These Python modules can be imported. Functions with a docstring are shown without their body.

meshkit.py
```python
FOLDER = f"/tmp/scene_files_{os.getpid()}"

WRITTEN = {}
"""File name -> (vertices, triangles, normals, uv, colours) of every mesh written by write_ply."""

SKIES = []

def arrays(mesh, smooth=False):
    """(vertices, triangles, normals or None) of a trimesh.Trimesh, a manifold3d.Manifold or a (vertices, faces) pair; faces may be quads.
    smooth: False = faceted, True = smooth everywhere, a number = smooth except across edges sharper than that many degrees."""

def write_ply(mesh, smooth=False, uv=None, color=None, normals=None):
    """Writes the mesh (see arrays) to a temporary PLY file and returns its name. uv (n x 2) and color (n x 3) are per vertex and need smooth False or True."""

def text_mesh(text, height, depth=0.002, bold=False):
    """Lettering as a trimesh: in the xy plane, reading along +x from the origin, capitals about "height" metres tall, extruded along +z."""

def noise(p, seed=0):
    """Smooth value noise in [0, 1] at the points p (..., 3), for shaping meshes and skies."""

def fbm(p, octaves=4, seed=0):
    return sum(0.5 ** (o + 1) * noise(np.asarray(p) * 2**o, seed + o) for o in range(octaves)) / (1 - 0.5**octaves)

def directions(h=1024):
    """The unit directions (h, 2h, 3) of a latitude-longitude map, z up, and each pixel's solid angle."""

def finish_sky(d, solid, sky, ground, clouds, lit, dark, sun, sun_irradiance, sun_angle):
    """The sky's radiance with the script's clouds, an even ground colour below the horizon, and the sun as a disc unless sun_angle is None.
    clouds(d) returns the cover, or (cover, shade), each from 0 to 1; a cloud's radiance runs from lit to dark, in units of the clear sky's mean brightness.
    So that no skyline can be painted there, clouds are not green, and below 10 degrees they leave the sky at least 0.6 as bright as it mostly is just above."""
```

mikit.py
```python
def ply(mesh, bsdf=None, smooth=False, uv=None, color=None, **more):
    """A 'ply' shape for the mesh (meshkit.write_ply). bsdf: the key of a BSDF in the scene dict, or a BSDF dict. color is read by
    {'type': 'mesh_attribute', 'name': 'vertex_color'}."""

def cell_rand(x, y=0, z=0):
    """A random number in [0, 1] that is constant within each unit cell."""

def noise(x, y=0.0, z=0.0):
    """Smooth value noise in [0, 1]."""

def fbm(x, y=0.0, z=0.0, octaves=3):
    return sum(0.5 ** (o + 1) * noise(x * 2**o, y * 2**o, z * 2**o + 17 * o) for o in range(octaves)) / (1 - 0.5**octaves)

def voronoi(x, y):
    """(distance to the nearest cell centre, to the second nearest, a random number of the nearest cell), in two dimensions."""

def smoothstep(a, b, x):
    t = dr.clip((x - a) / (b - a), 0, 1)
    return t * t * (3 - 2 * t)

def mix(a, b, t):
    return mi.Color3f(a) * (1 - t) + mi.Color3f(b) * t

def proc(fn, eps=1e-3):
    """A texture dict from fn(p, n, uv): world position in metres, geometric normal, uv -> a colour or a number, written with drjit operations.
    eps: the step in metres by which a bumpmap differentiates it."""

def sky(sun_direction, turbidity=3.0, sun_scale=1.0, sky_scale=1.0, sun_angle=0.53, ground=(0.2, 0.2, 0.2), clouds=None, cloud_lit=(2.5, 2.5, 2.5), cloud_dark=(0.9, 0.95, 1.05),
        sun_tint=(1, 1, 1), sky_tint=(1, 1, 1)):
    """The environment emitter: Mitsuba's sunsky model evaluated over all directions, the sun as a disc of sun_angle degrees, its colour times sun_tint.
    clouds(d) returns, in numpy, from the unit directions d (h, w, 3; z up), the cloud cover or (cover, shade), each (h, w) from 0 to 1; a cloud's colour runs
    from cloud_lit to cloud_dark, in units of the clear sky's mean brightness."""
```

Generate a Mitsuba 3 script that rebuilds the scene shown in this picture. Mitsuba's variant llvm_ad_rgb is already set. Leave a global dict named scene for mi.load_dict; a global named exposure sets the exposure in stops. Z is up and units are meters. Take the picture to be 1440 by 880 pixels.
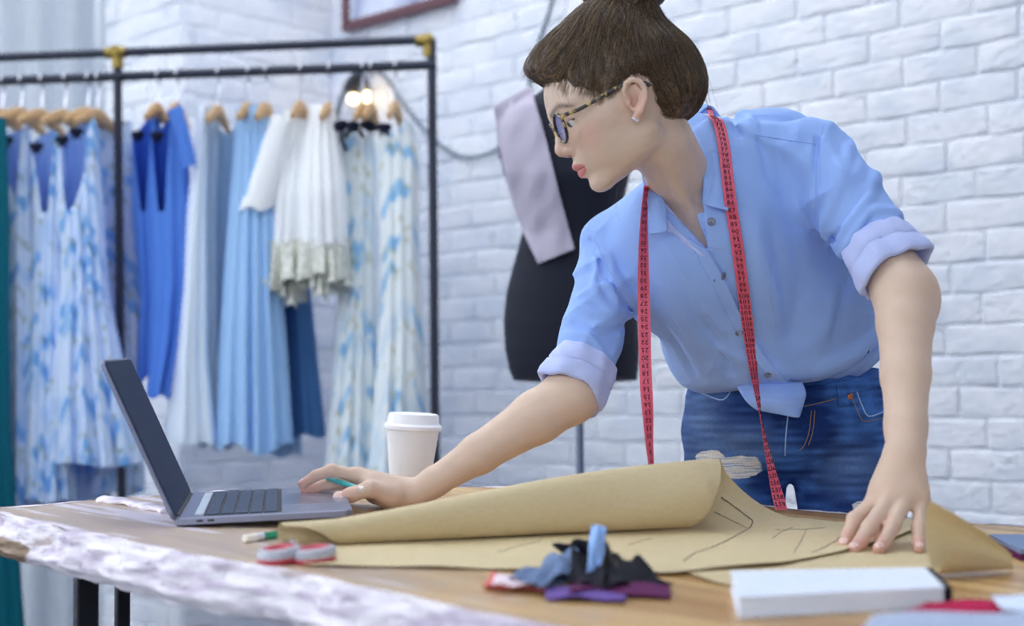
import math, random
import numpy as np, trimesh, mitsuba as mi, drjit as dr
import manifold3d as m3
import meshkit, mikit
from mikit import proc, noise, fbm, voronoi, cell_rand, smoothstep, mix, ply

# ------------------------------------------------------------------ camera, sky, exposure
T = mi.ScalarTransform4f
F, CX, CY, ZC, ROLL, PITCH = 2000.0, 720.0, 440.0, 0.96, math.radians(0.6), math.radians(3.034)
FOCUS, APERTURE = 2.02, 0.0085
exposure = 3.36
scene, labels = {}, {}
FWD = np.array([0, math.cos(PITCH), math.sin(PITCH)])
_u = np.array([0, -math.sin(PITCH), math.cos(PITCH)])
RIGHT = math.cos(ROLL) * np.array([1.0, 0, 0]) - math.sin(ROLL) * _u
UP = math.cos(ROLL) * _u + math.sin(ROLL) * np.array([1.0, 0, 0])
EYE = np.array([0, 0, ZC])
scene['camera'] = {'type': 'thinlens', 'fov': math.degrees(2 * math.atan(720 / F)), 'fov_axis': 'x',
                   'aperture_radius': APERTURE, 'focus_distance': FOCUS, 'near_clip': 0.05, 'far_clip': 100.0,
                   'to_world': T().look_at(EYE.tolist(), (EYE + FWD).tolist(), UP.tolist())}
# bright overcast daylight that comes in through the studio's windows (left and behind the photographer)
scene['daylight'] = mikit.sky([-0.6, -0.5, 0.62], turbidity=4, sun_scale=0.0, ground=(0.45, 0.45, 0.45),
                              clouds=lambda d: (np.ones(d.shape[:2]) * 0.96, 0.25 + 0.15 * meshkit.fbm(d * 3.0, 3, 5)),
                              cloud_lit=(2.32, 2.45, 2.62), cloud_dark=(1.5, 1.6, 1.74))

# ------------------------------------------------------------------ helpers
def P(px, py, Y):
    """The world point at depth Y that the photograph shows at (px, py)."""
    d = FWD + (px - CX) / F * RIGHT - (py - CY) / F * UP
    return EYE + d * (Y / d[1])

def pix(p):
    q = np.asarray(p, float) - EYE; d = q @ FWD
    return np.stack([CX + F * (q @ RIGHT) / d, CY - F * (q @ UP) / d, d], -1)

def V(*a): return np.array(a, float)
def nrm(v): v = np.asarray(v, float); return v / (np.linalg.norm(v, axis=-1, keepdims=True) + 1e-12)

def srgb(r, g=None, b=None):
    c = np.array([r, g, b], float) / 255 if g is not None else np.array([r, r, r], float) / 255
    return np.where(c < 0.04045, c / 12.92, ((c + 0.055) / 1.055) ** 2.4).tolist()

def rgb(c): return {'type': 'rgb', 'value': list(map(float, c))}

def mat(name, color, rough=0.5, spec=0.5, bump=None, bump_scale=1.0, **kw):
    """A principled material as a scene entry; color is a colour or fn(p, n, uv); bump fn in metres."""
    d = {'type': 'principled', 'base_color': proc(color) if callable(color) else rgb(color), 'roughness': rough, 'specular': spec, **kw}
    if callable(rough): d['roughness'] = proc(rough)
    if bump is not None:
        d = {'type': 'bumpmap', 'arbitrary': proc(bump, eps=kw.get('eps', 1e-3)), 'scale': bump_scale, 'bsdf': d}
        d['bsdf'].pop('eps', None)
    d = {'type': 'twosided', 'bsdf': d}
    scene[name] = d
    return name

def number(key):
    if key not in scene and key not in USED: USED.add(key); return key
    k = 1
    while f'{key}_{k:03d}' in scene or f'{key}_{k:03d}' in USED: k += 1
    USED.add(f'{key}_{k:03d}')
    return f'{key}_{k:03d}'
USED = set()

def say(key, label=None, cat=None, group=None, kind=None):
    d = labels.setdefault(key, {})
    for k, v in (('label', label), ('category', cat), ('group', group), ('kind', kind)):
        if v: d[k] = v

def thing(name, label, cat, group=None):
    key = number(name); say(key, label, cat, group); return key

def obj(name, mesh, m, parent=None, label=None, cat=None, group=None, kind=None, smooth=30, uv=None, color=None, **more):
    key = number((parent + '__' if parent else '') + name)
    scene[key] = ply(mesh, m, smooth=smooth, uv=uv, color=color, **more)
    if label or cat or group or kind: say(key, label, cat, group, kind)
    return key

def cat_(ms): return trimesh.util.concatenate(ms)
def box(size, c=(0, 0, 0), R=None, bevel=0.0):
    s = np.asarray(size, float)
    if bevel > 0:
        h = s / 2
        pts = []
        for sx in (-1, 1):
            for sy in (-1, 1):
                for sz in (-1, 1):
                    for k in range(3):
                        q = h - bevel; q[k] = h[k]
                        pts.append(q * (sx, sy, sz))
        m = trimesh.convex.convex_hull(np.array(pts))
    else:
        m = trimesh.creation.box(s)
    v = np.array(m.vertices)
    if R is not None: v = v @ np.asarray(R).T
    return trimesh.Trimesh(v + np.asarray(c), m.faces, process=False)

def rotz(a): c, s = math.cos(a), math.sin(a); return np.array([[c, -s, 0], [s, c, 0], [0, 0, 1.]])
def rotx(a): c, s = math.cos(a), math.sin(a); return np.array([[1., 0, 0], [0, c, -s], [0, s, c]])
def roty(a): c, s = math.cos(a), math.sin(a); return np.array([[c, 0, s], [0, 1., 0], [-s, 0, c]])

def grid_faces(n, m, wrap=False):
    i, j = np.meshgrid(np.arange(n - 1), np.arange(m if wrap else m - 1), indexing='ij')
    a = i * m + j; b = i * m + (j + 1) % m; c = (i + 1) * m + (j + 1) % m; d = (i + 1) * m + j
    return np.stack([a, b, c, d], -1).reshape(-1, 4)

def quads(v, f):
    f = np.asarray(f); return trimesh.Trimesh(np.asarray(v, float), np.vstack([f[:, [0, 1, 2]], f[:, [0, 2, 3]]]), process=False)

def catmull(pts, n):
    p = np.asarray(pts, float); k = len(p)
    q = np.vstack([2 * p[0] - p[1], p, 2 * p[-1] - p[-2]])
    t = np.linspace(0, k - 1 - 1e-9, n); i = t.astype(int); t = (t - i)[:, None]
    a, b, c, d = q[i], q[i + 1], q[i + 2], q[i + 3]
    return 0.5 * (2 * b + (c - a) * t + (2 * a - 5 * b + 4 * c - d) * t**2 + (3 * b - a - 3 * c + d) * t**3)

def frames(path):
    t = nrm(np.gradient(path, axis=0)); up = V(0, 0, 1) if abs(t[0, 2]) < 0.9 else V(0, 1, 0)
    n = [nrm(np.cross(up, t[0]))]
    for k in range(1, len(path)):
        n.append(nrm(n[-1] - t[k] * (n[-1] @ t[k])))
    n = np.array(n); return t, n, np.cross(t, n)

def tube(path, r, sides=10, caps=True, sx=1.0, sy=1.0):
    path = np.asarray(path, float); r = np.broadcast_to(np.asarray(r, float), (len(path),))
    t, n, b = frames(path)
    a = np.arange(sides) / sides * 2 * np.pi
    v = path[:, None] + r[:, None, None] * (np.cos(a)[None, :, None] * n[:, None] * sx + np.sin(a)[None, :, None] * b[:, None] * sy)
    v = v.reshape(-1, 3); f = grid_faces(len(path), sides, True)
    m = quads(v, f)
    if caps:
        k = len(v); L = (len(path) - 1) * sides
        v = np.vstack([v, path[0], path[-1]])
        c0 = [[k, (j + 1) % sides, j] for j in range(sides)]; c1 = [[k + 1, L + j, L + (j + 1) % sides] for j in range(sides)]
        m = trimesh.Trimesh(v, np.vstack([m.faces, c0, c1]), process=False)
    return m

def rod(a, b, r, sides=10): return tube([a, (np.asarray(a) + b) / 2, b], r, sides)

def lathe(profile, n=32, c=(0, 0, 0), R=None):
    """profile: (r, z) from bottom to top."""
    p = np.asarray(profile, float); a = np.arange(n) / n * 2 * np.pi
    v = np.stack([p[:, None, 0] * np.cos(a), p[:, None, 0] * np.sin(a), np.broadcast_to(p[:, None, 1], (len(p), n))], -1).reshape(-1, 3)
    f = grid_faces(len(p), n, True)
    if R is not None: v = v @ np.asarray(R).T
    return quads(v + np.asarray(c), f)

def vnormals(g):
    du = np.gradient(g, axis=0); dv = np.gradient(g, axis=1)
    return nrm(np.cross(du, dv))

def sheet(g, thick=0.002):
    """A closed sheet from a grid of points (n, m, 3); thickness along the grid's normal, both ways by half."""
    n, m, _ = g.shape; nn = vnormals(g) * thick / 2
    top, bot = (g + nn).reshape(-1, 3), (g - nn).reshape(-1, 3); k = n * m
    f = grid_faces(n, m); fb = f[:, ::-1] + k
    ring = np.concatenate([np.arange(m), np.arange(1, n) * m + m - 1, (n - 1) * m + np.arange(m - 2, -1, -1), np.arange(n - 2, 0, -1) * m])
    r2 = np.roll(ring, -1)
    side = np.stack([ring, ring + k, r2 + k, r2], 1)
    return quads(np.vstack([top, bot]), np.vstack([f, fb, side]))

def xform(mesh, R=None, t=(0, 0, 0), s=1.0):
    v = np.array(mesh.vertices) * s
    if R is not None: v = v @ np.asarray(R).T
    return trimesh.Trimesh(v + np.asarray(t), mesh.faces, process=False)

def M4(R, t):
    m = np.eye(4); m[:3, :3] = R; m[:3, 3] = t; return T(m)

# table plane: measured from the photograph (it leans a little; an old slab on uneven legs)
_N = 0.025 * F * RIGHT + F * UP + 54.5 * FWD
TN = nrm(_N)                                           # normal of the table top
TC = TN @ EYE - 439.0 / np.linalg.norm(_N)
def tz(X, Y):
    """Height of the table top at X, Y."""
    return (TC - TN[0] * np.asarray(X, float) - TN[1] * np.asarray(Y, float)) / TN[2]
def TP(px, py, dz=0.0):
    """The point of the table top (raised by dz along its normal) that the photograph shows at (px, py)."""
    d = FWD + (px - CX) / F * RIGHT - (py - CY) / F * UP
    return EYE + d * ((TC + dz - TN @ EYE) / (TN @ d))
def tframe(ang):
    """Rotation whose z is the table normal and whose x is turned by ang in the table plane."""
    x = V(math.cos(ang), math.sin(ang), 0); x = nrm(x - TN * (x @ TN)); return np.stack([x, np.cross(TN, x), TN], 1)

# ------------------------------------------------------------------ the room
def lin(c, k): return [x * k for x in c]
def brick_col(p, n, uv):
    t = fbm(p.x * 9, p.y * 9, p.z * 9, 3)
    d = fbm(p.x * 60, p.y * 60, p.z * 60, 2)
    return mix(srgb(236, 238, 245), srgb(222, 227, 238), smoothstep(0.35, 0.7, t)) * (0.93 + 0.1 * d)
def brick_bump(p, n, uv):
    a = fbm(p.x * 55, p.y * 55, p.z * 70, 3)
    pits = smoothstep(0.62, 0.74, fbm(p.x * 38 + 7, p.y * 38, p.z * 48, 2))
    return 0.0042 * a - 0.0016 * pits
mat('m_brick', brick_col, 0.42, 0.4, bump=brick_bump, eps=0.0012)
mat('m_mortar', srgb(232, 236, 243), 0.7, 0.2)
mat('m_white', srgb(232, 236, 242), 0.8, 0.2)
mat('m_floor', lambda p, n, uv: mix(srgb(84, 90, 102), srgb(66, 72, 84), fbm(p.x * 2, p.y * 2, 0, 3)), 0.5, 0.4)
mat('m_grey_wall', srgb(150, 154, 160), 0.8, 0.2)
mat('m_frame_white', srgb(225, 228, 232), 0.5)

WD, WN = V(-0.732, 0.681, 0) / math.hypot(0.732, 0.681), V(-0.681, -0.732, 0) / math.hypot(0.732, 0.681)
W0 = V(1.2, 3.33, 0)
CH, BL = 0.075, 0.202                                  # course height, brick module
rb = np.random.default_rng(3)
def brick_mesh(L, H, D, seed):
    """About 50 triangles: a worn front face with rounded arrises, sides going back into the mortar. x along, y out, z up."""
    r = np.random.default_rng(seed)
    xs = np.array([-L / 2, -L / 2 + .005, -L / 6, L / 6, L / 2 - .005, L / 2]); zs = np.array([-H / 2, -H / 2 + .006, H / 2 - .006, H / 2])
    g = np.zeros((6, 4, 3))
    for i, x in enumerate(xs):
        for j, z in enumerate(zs):
            edge = (i in (0, 5)) + (j in (0, 3))
            y = D - [0, 0.0028, 0.0058][edge] + r.normal(0, 0.0011)
            g[i, j] = (x + r.normal(0, .0019), y, z + r.normal(0, .0019))
    v = g.reshape(-1, 3); f = grid_faces(6, 4)
    ring = np.concatenate([np.arange(4), np.arange(1, 6) * 4 + 3, 20 + np.arange(2, -1, -1), np.arange(4, 0, -1) * 4])
    back = v[ring] * (1, 0, 1) - (0, .004, 0); k = len(v); n = len(ring)
    a = np.arange(n); b = (a + 1) % n
    side = np.stack([ring[a], k + a, k + b, ring[b]], 1)
    return quads(np.vstack([v, back]), np.vstack([f[:, ::-1], side[:, ::-1]]))
BR = {}
def brick_shape(L):
    q = round(L / 0.01) * 0.01
    if q not in BR: BR[q] = [ply(brick_mesh(q, CH - 0.0055, 0.0058, int(q * 1000) + 7 * k), 'm_brick', smooth=True) for k in range(6)]
    return BR[q][rb.integers(6)]

def brick_wall(holder, origin, along, normal, length, z0, z1, most=300, s_lo=None, s_hi=None, zlo=0, phase=0.086, zphase=0.952):
    """Lays the bricks of one face; those that the photograph shows largest are parts, the rest one part."""
    R = np.stack([along, normal, V(0, 0, 1)], 1)
    if np.linalg.det(R) < 0: R = np.stack([-along, normal, V(0, 0, 1)], 1); 
    cells = []
    k0, k1 = math.floor((z0 - zphase) / CH), math.ceil((z1 - zphase) / CH)
    for k in range(k0, k1):
        za, zb = zphase + k * CH, zphase + (k + 1) * CH
        off = phase + (BL / 2 if k % 2 else 0) + rb.normal(0, 0.006)
        j0 = math.floor(-off / BL) - 1
        cuts = [off + (j + rb.normal(0, 0.03)) * BL for j in range(j0, j0 + int(length / BL) + 4)]
        cuts = [0.0] + [c for c in cuts if 0.04 < c < length - 0.04] + [length]
        for a, b in zip(cuts[:-1], cuts[1:]):
            cells.append(((a + b) / 2, (za + zb) / 2, b - a - 0.0052))
    def rank(c):
        p = origin + along * c[0]; Y = max(p[1], 0.3); px, py, _ = pix(p + V(0, 0, c[1]))
        seen = -60 < px < 1500 and -60 < py < 900
        return (0 if seen and c[1] > zlo else 1e3) + Y * 1.0
    cells.sort(key=rank)
    for s, z, L in cells[:most]:
        p = origin + along * s + V(0, 0, z)
        key = number(holder + '__brick')
        scene[key] = {**brick_shape(L), 'to_world': M4(R @ np.diag([L / (round(L / .01) * .01), 1, 1]), p + normal * rb.normal(0, .0012))}
    rest = []
    for s, z, L in cells[most:]:
        m = box((L, 0.011, CH - 0.0055)); rest.append(xform(m, R, origin + along * s + V(0, 0, z)))
    if rest: obj('brick_courses', cat_(rest), 'm_brick', holder, kind='stuff', smooth=False)

def slab(a, b, z0, z1, t, normal):
    """A wall box between plan points a and b, thickness t behind the face."""
    a, b, n = np.asarray(a, float), np.asarray(b, float), normal
    pts = np.array([[*(p + q)[:2], z] for z in (z0, z1) for q in (V(0, 0, 0), -n * t) for p in (a, b)])
    return trimesh.convex.convex_hull(pts)

CEIL = 3.3
C1 = W0 + WD * 2.5                                     # inner corner behind the rack
C2 = C1 + WN * 0.634                                   # outer corner of the brick pier
C3 = C2 + WD * 0.46
obj('wall_right', slab(W0 - WD * 5.6, C1 + WD * .3, 0, CEIL, 0.2, WN), 'm_mortar', kind='structure', label='white painted brick wall', smooth=False)
brick_wall('wall_right', W0 - WD * 2.0, WD, WN, 4.5, 0.0, 2.85, 300, phase=2.086 % BL)
obj('wall_pier', slab(C1, C2, 0, CEIL, 0.2, WD * -1), 'm_mortar', kind='structure', label='side of the white brick pier', smooth=False)
brick_wall('wall_pier', C1, WN, WD * -1, 0.634, 0.0, 2.4, 140)
obj('wall_back', slab(C2, C3, 0, CEIL, 0.2, WN), 'm_mortar', kind='structure', label='front of the white brick pier', smooth=False)
brick_wall('wall_back', C2, WD, WN, 0.46, 0.0, 2.4, 110)
XL, YB, XR = -3.4, -2.6, 5.4
obj('wall_rear', slab(C3 + V(0.1, 0.12, 0), V(XL - .2, 5.15, 0), 0, CEIL, 0.2, V(0, -1, 0)), 'm_white', kind='structure', label='plain pale wall behind the curtain', smooth=False)
obj('floor', box((9.4, 8.6, 0.1), (0.9, 1.4, -0.05)), 'm_floor', kind='structure', label='grey floor', smooth=False)
SKX, SKY_ = (-2.6, 0.9), (0.9, 4.6)                       # skylight opening over the work table
obj('ceiling', cat_([box((SKX[0] + 3.8, 8.6, .1), ((SKX[0] - 3.8) / 2, 1.4, CEIL + .05)), box((5.6 - SKX[1], 8.6, .1), ((SKX[1] + 5.6) / 2, 1.4, CEIL + .05)),
     box((SKX[1] - SKX[0], SKY_[0] + 2.9, .1), (sum(SKX) / 2, (SKY_[0] - 2.9) / 2, CEIL + .05)), box((SKX[1] - SKX[0], 5.7 - SKY_[1], .1), (sum(SKX) / 2, (SKY_[1] + 5.7) / 2, CEIL + .05))]), 'm_white', kind='structure', label='white ceiling', smooth=False)
obj('wall_side', slab(V(XR, YB, 0), V(XR, 0.3, 0), 0, CEIL, .2, V(-1, 0, 0)), 'm_grey_wall', kind='structure', smooth=False)
# window walls: left and behind the photographer
scene['m_glass'] = {'type': 'thindielectric', 'int_ior': 1.5}
def window_wall(idx, a, b, normal, bays, sill, head, name):
    a, b = np.asarray(a, float), np.asarray(b, float); d = nrm(b - a); L = np.linalg.norm(b - a)
    obj(name, cat_([slab(a, b, 0, sill, .2, normal), slab(a, b, head, CEIL, .2, normal)]), 'm_white', kind='structure', smooth=False)
    w = L / bays
    for k in range(bays):
        key = number('window_%d' % (idx + k)); say(key, kind='structure')
        ms = []
        R = np.stack([d, normal, V(0, 0, 1)], 1)
        c = a + d * (k + .5) * w - normal * .1
        for s in (-1, 1):
            ms.append(box((.07, .16, head - sill), c + d * s * (w / 2 - .035) + V(0, 0, (sill + head) / 2), R))
            ms.append(box((w - .14, .1, .06), c + V(0, 0, sill + .03 if s < 0 else head - .03), R))
        ms.append(box((w - .14, .05, .04), c + V(0, 0, sill + (head - sill) * .62), R))
        obj('frame', cat_(ms), 'm_frame_white', key, smooth=False)
window_wall(1, V(XL, 5.0, 0), V(XL, YB, 0), V(1, 0, 0), 5, 0.75, 3.1, 'wall_left')
window_wall(6, V(XL, YB, 0), V(2.4, YB, 0), V(0, 1, 0), 4, 0.9, 3.1, 'wall_front')
obj('wall_front_right', slab(V(2.4, YB, 0), V(XR, YB, 0), 0, CEIL, .2, V(0, 1, 0)), 'm_grey_wall', kind='structure', smooth=False)
key = number('window_10'); say(key, kind='structure')
obj('frame', cat_([box((.06, SKY_[1] - SKY_[0], .12), (x, sum(SKY_) / 2, CEIL + .05)) for x in np.linspace(SKX[0] + .03, SKX[1] - .03, 4)] + [box((SKX[1] - SKX[0], .06, .12), (sum(SKX) / 2, y, CEIL + .05)) for y in np.linspace(SKY_[0] + .03, SKY_[1] - .03, 3)]), 'm_frame_white', key, smooth=False)

# curtain of pale vertical folds left of the pier
mat('m_curtain', lambda p, n, uv: mix(srgb(206, 212, 220), srgb(186, 194, 204), noise(p.x * 7, 0, 0)), 0.85, 0.1)
g = []
for x in np.linspace(-1.36, -2.9, 120):
    y = 4.98 + 0.02 * math.sin(x * 46) + 0.014 * math.sin(x * 21 + 1) - 0.04 * (x + 1.36)
    g.append([[x, y + .006 * math.sin(z * 3 + x * 9), z] for z in np.linspace(0.02, 3.0, 8)])
cu = thing('curtain', 'pale grey blue curtain hanging in soft folds beside the brick pier', 'curtain')
obj('panel', sheet(np.array(g), .004), 'm_curtain', cu, smooth=True)
mat('m_rail', srgb(90, 95, 105), .4)
obj('rail', rod(V(-1.36, 4.99, 3.02), V(-2.95, 5.02, 3.02), .012), 'm_rail', cu)
for x in (-1.6, -2.6): obj('rail_bracket', box((.02, .1, .02), (x, 5.03, 3.04)), 'm_rail', cu)

# ------------------------------------------------------------------ clothes rack
mat('m_pipe', srgb(38, 44, 62), 0.35, 0.5, metallic=0.3)
mat('m_brass', srgb(158, 136, 72), 0.35, 0.5, metallic=0.8)
mat('m_steel_grey', srgb(112, 122, 142), 0.35, 0.5, metallic=0.6)
mat('m_chrome', srgb(225, 225, 235), 0.18, 0.5, metallic=1.0)
mat('m_wood_tan', srgb(196, 160, 116), 0.5, 0.4)
def RY(px): return 3.9 + (608 - px) / 443 * 0.15                 # depth of the rack's line
rk = thing('clothes_rack', 'dark pipe clothes rack with brass corner fittings, behind the laptop', 'clothes rack')
def bar_y(px): return 114.0 - px * 0.0375
def top_y(px): return 81.0 - px * 0.042
pr = 0.0125
def fl(p): return V(p[0], p[1], 0.02)
for px0, px1, pym in ((165, 171, 700), (607, 612, 600)):
    a, b = P(px0, top_y(px0), RY(px0)), P(px1, pym, RY(px0))
    e = a + (b - a) * ((a[2] - 0.02) / (a[2] - b[2]))
    obj('post', rod(e, a, pr, 14), 'm_pipe', rk)
    obj('foot', lathe([(0, 0), (.05, 0), (.05, .012), (.018, .02), (.018, .05), (0, .05)], 20, V(e[0], e[1], 0)), 'm_pipe', rk)
for nm, fy in (('top_rail', top_y), ('hanging_rail', bar_y)):
    for x0, x1 in ((-330, 165), (165, 607)):
        obj(nm, rod(P(x0, fy(x0), RY(x0)), P(x1, fy(x1), RY(x1)), pr if nm == 'top_rail' else pr * 1.05, 14), 'm_pipe', rk)
a = P(-330, top_y(-330), RY(-330)); obj('post', rod(V(a[0], a[1], 0.0), a, pr, 14), 'm_pipe', rk)
for px, py in ((164, 74), (601, 57)):
    c = P(px, py, RY(px))
    m = [trimesh.creation.icosphere(2, 0.021)]; m[0].apply_translation(c)
    m += [rod(c + V(-.032, 0, -.002), c + V(.03 if px < 300 else .01, 0, .001), .0165, 14), rod(c + V(.002, 0, 0), c + V(.004, 0, -.045), .0165, 14)]
    if px < 300: m.append(rod(c - V(0, .03, 0), c + V(0, .0, 0), .014, 12))
    obj('brass_fitting', cat_(m), 'm_brass', rk)
for px in (168, 609): obj('rail_joint', tube([P(px - 5, bar_y(px) + .2, RY(px)), P(px, bar_y(px), RY(px)), P(px + 5, bar_y(px) - .2, RY(px))], .0165, 12), 'm_pipe', rk)

# ------------------------------------------------------------------ garments and hangers
def fabric(name, col, **k): return mat(name, col, 0.8, 0.15, sheen=0.3, **k)
def floral(base, petal, leaf, s, cover=0.46):
    def fn(p, n, uv):
        x, z = p.x * s + 0.4 * noise(p.x * s * 2, p.y * s, p.z * s * 2), p.z * s + 1.7 * p.y * s
        a, b, w = voronoi(x, z)
        flower = smoothstep(cover, cover - .20, a + .12 * (noise(x * 5, z * 5, 3) - .5)) * smoothstep(.42, .5, w)
        a2, b2, w2 = voronoi(x * 1.7 + 9, z * 1.7 + 4)
        lf = smoothstep(.26, .16, a2) * smoothstep(.55, .6, w2)
        a3, b3, w3 = voronoi(x * .8 + 31, z * .8 + 2)
        pale = smoothstep(.5, .3, a3) * smoothstep(.3, .5, w3)
        c = mix(base, mix(base, petal, .22), pale)
        return mix(mix(c, petal, flower * .85), leaf, lf * .6)
    return fn
fabric('m_floral_blue', floral(srgb(204, 220, 244), srgb(92, 160, 220), srgb(120, 134, 100), 15, .42))
fabric('m_floral_white', floral(srgb(228, 234, 236), srgb(124, 182, 222), srgb(168, 168, 124), 14, .40))
fabric('m_lining_blue', srgb(132, 164, 224))
fabric('m_royal', srgb(84, 130, 214)); fabric('m_royal_in', srgb(48, 88, 190))
fabric('m_pale', srgb(222, 232, 242)); fabric('m_slate', srgb(146, 176, 208)); fabric('m_light_blue', srgb(158, 194, 232))
fabric('m_denim_blue', srgb(70, 112, 162)); fabric('m_blouse', srgb(238, 240, 242)); fabric('m_teal', srgb(10, 96, 112))
fabric('m_lace', lambda p, n, uv: mix(srgb(222, 222, 214), srgb(176, 178, 168), smoothstep(.3, .8, noise(p.x * 150, p.y * 150, p.z * 150))))
fabric('m_navy', srgb(22, 26, 48)); fabric('m_grey_blue', srgb(186, 204, 220))

def hanger(px, Y, label, wood_y=158, yaw=1.25, width=.15):
    k = thing('clothes_hanger', label, 'hanger', 'hangers on the clothes rack')
    y0 = bar_y(px); c = P(px, y0, RY(px)); w = P(px, wood_y, Y)
    up = []
    for t in np.linspace(-.6, math.pi + .2, 12): up.append(c + V(0, .018 * math.cos(t), .018 * math.sin(t)))
    pts = up[::-1][:-1]
    pts = [w, w * .3 + c * .7 - V(0, -.004, .03)] + [pts[i] for i in range(len(pts) - 1, -1, -1)]
    obj('hook', tube(catmull(np.array(pts), 30), .0034, 8), 'm_chrome', k)
    t = np.linspace(-1, 1, 15); h = np.abs(t) ** 1.4
    path = np.stack([t * width * math.cos(yaw), t * width * math.sin(yaw) * .8, -h * .04], 1) + w
    obj('shoulder_bar', tube(path, .006 + .017 * (1 - h * .75), 10, sy=1.0, sx=.6), 'm_wood_tan', k)
    return k

def interp(tab, y): t = np.asarray(tab, float); return np.interp(y, t[:, 0], t[:, 1]), np.interp(y, t[:, 0], t[:, 2])

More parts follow.
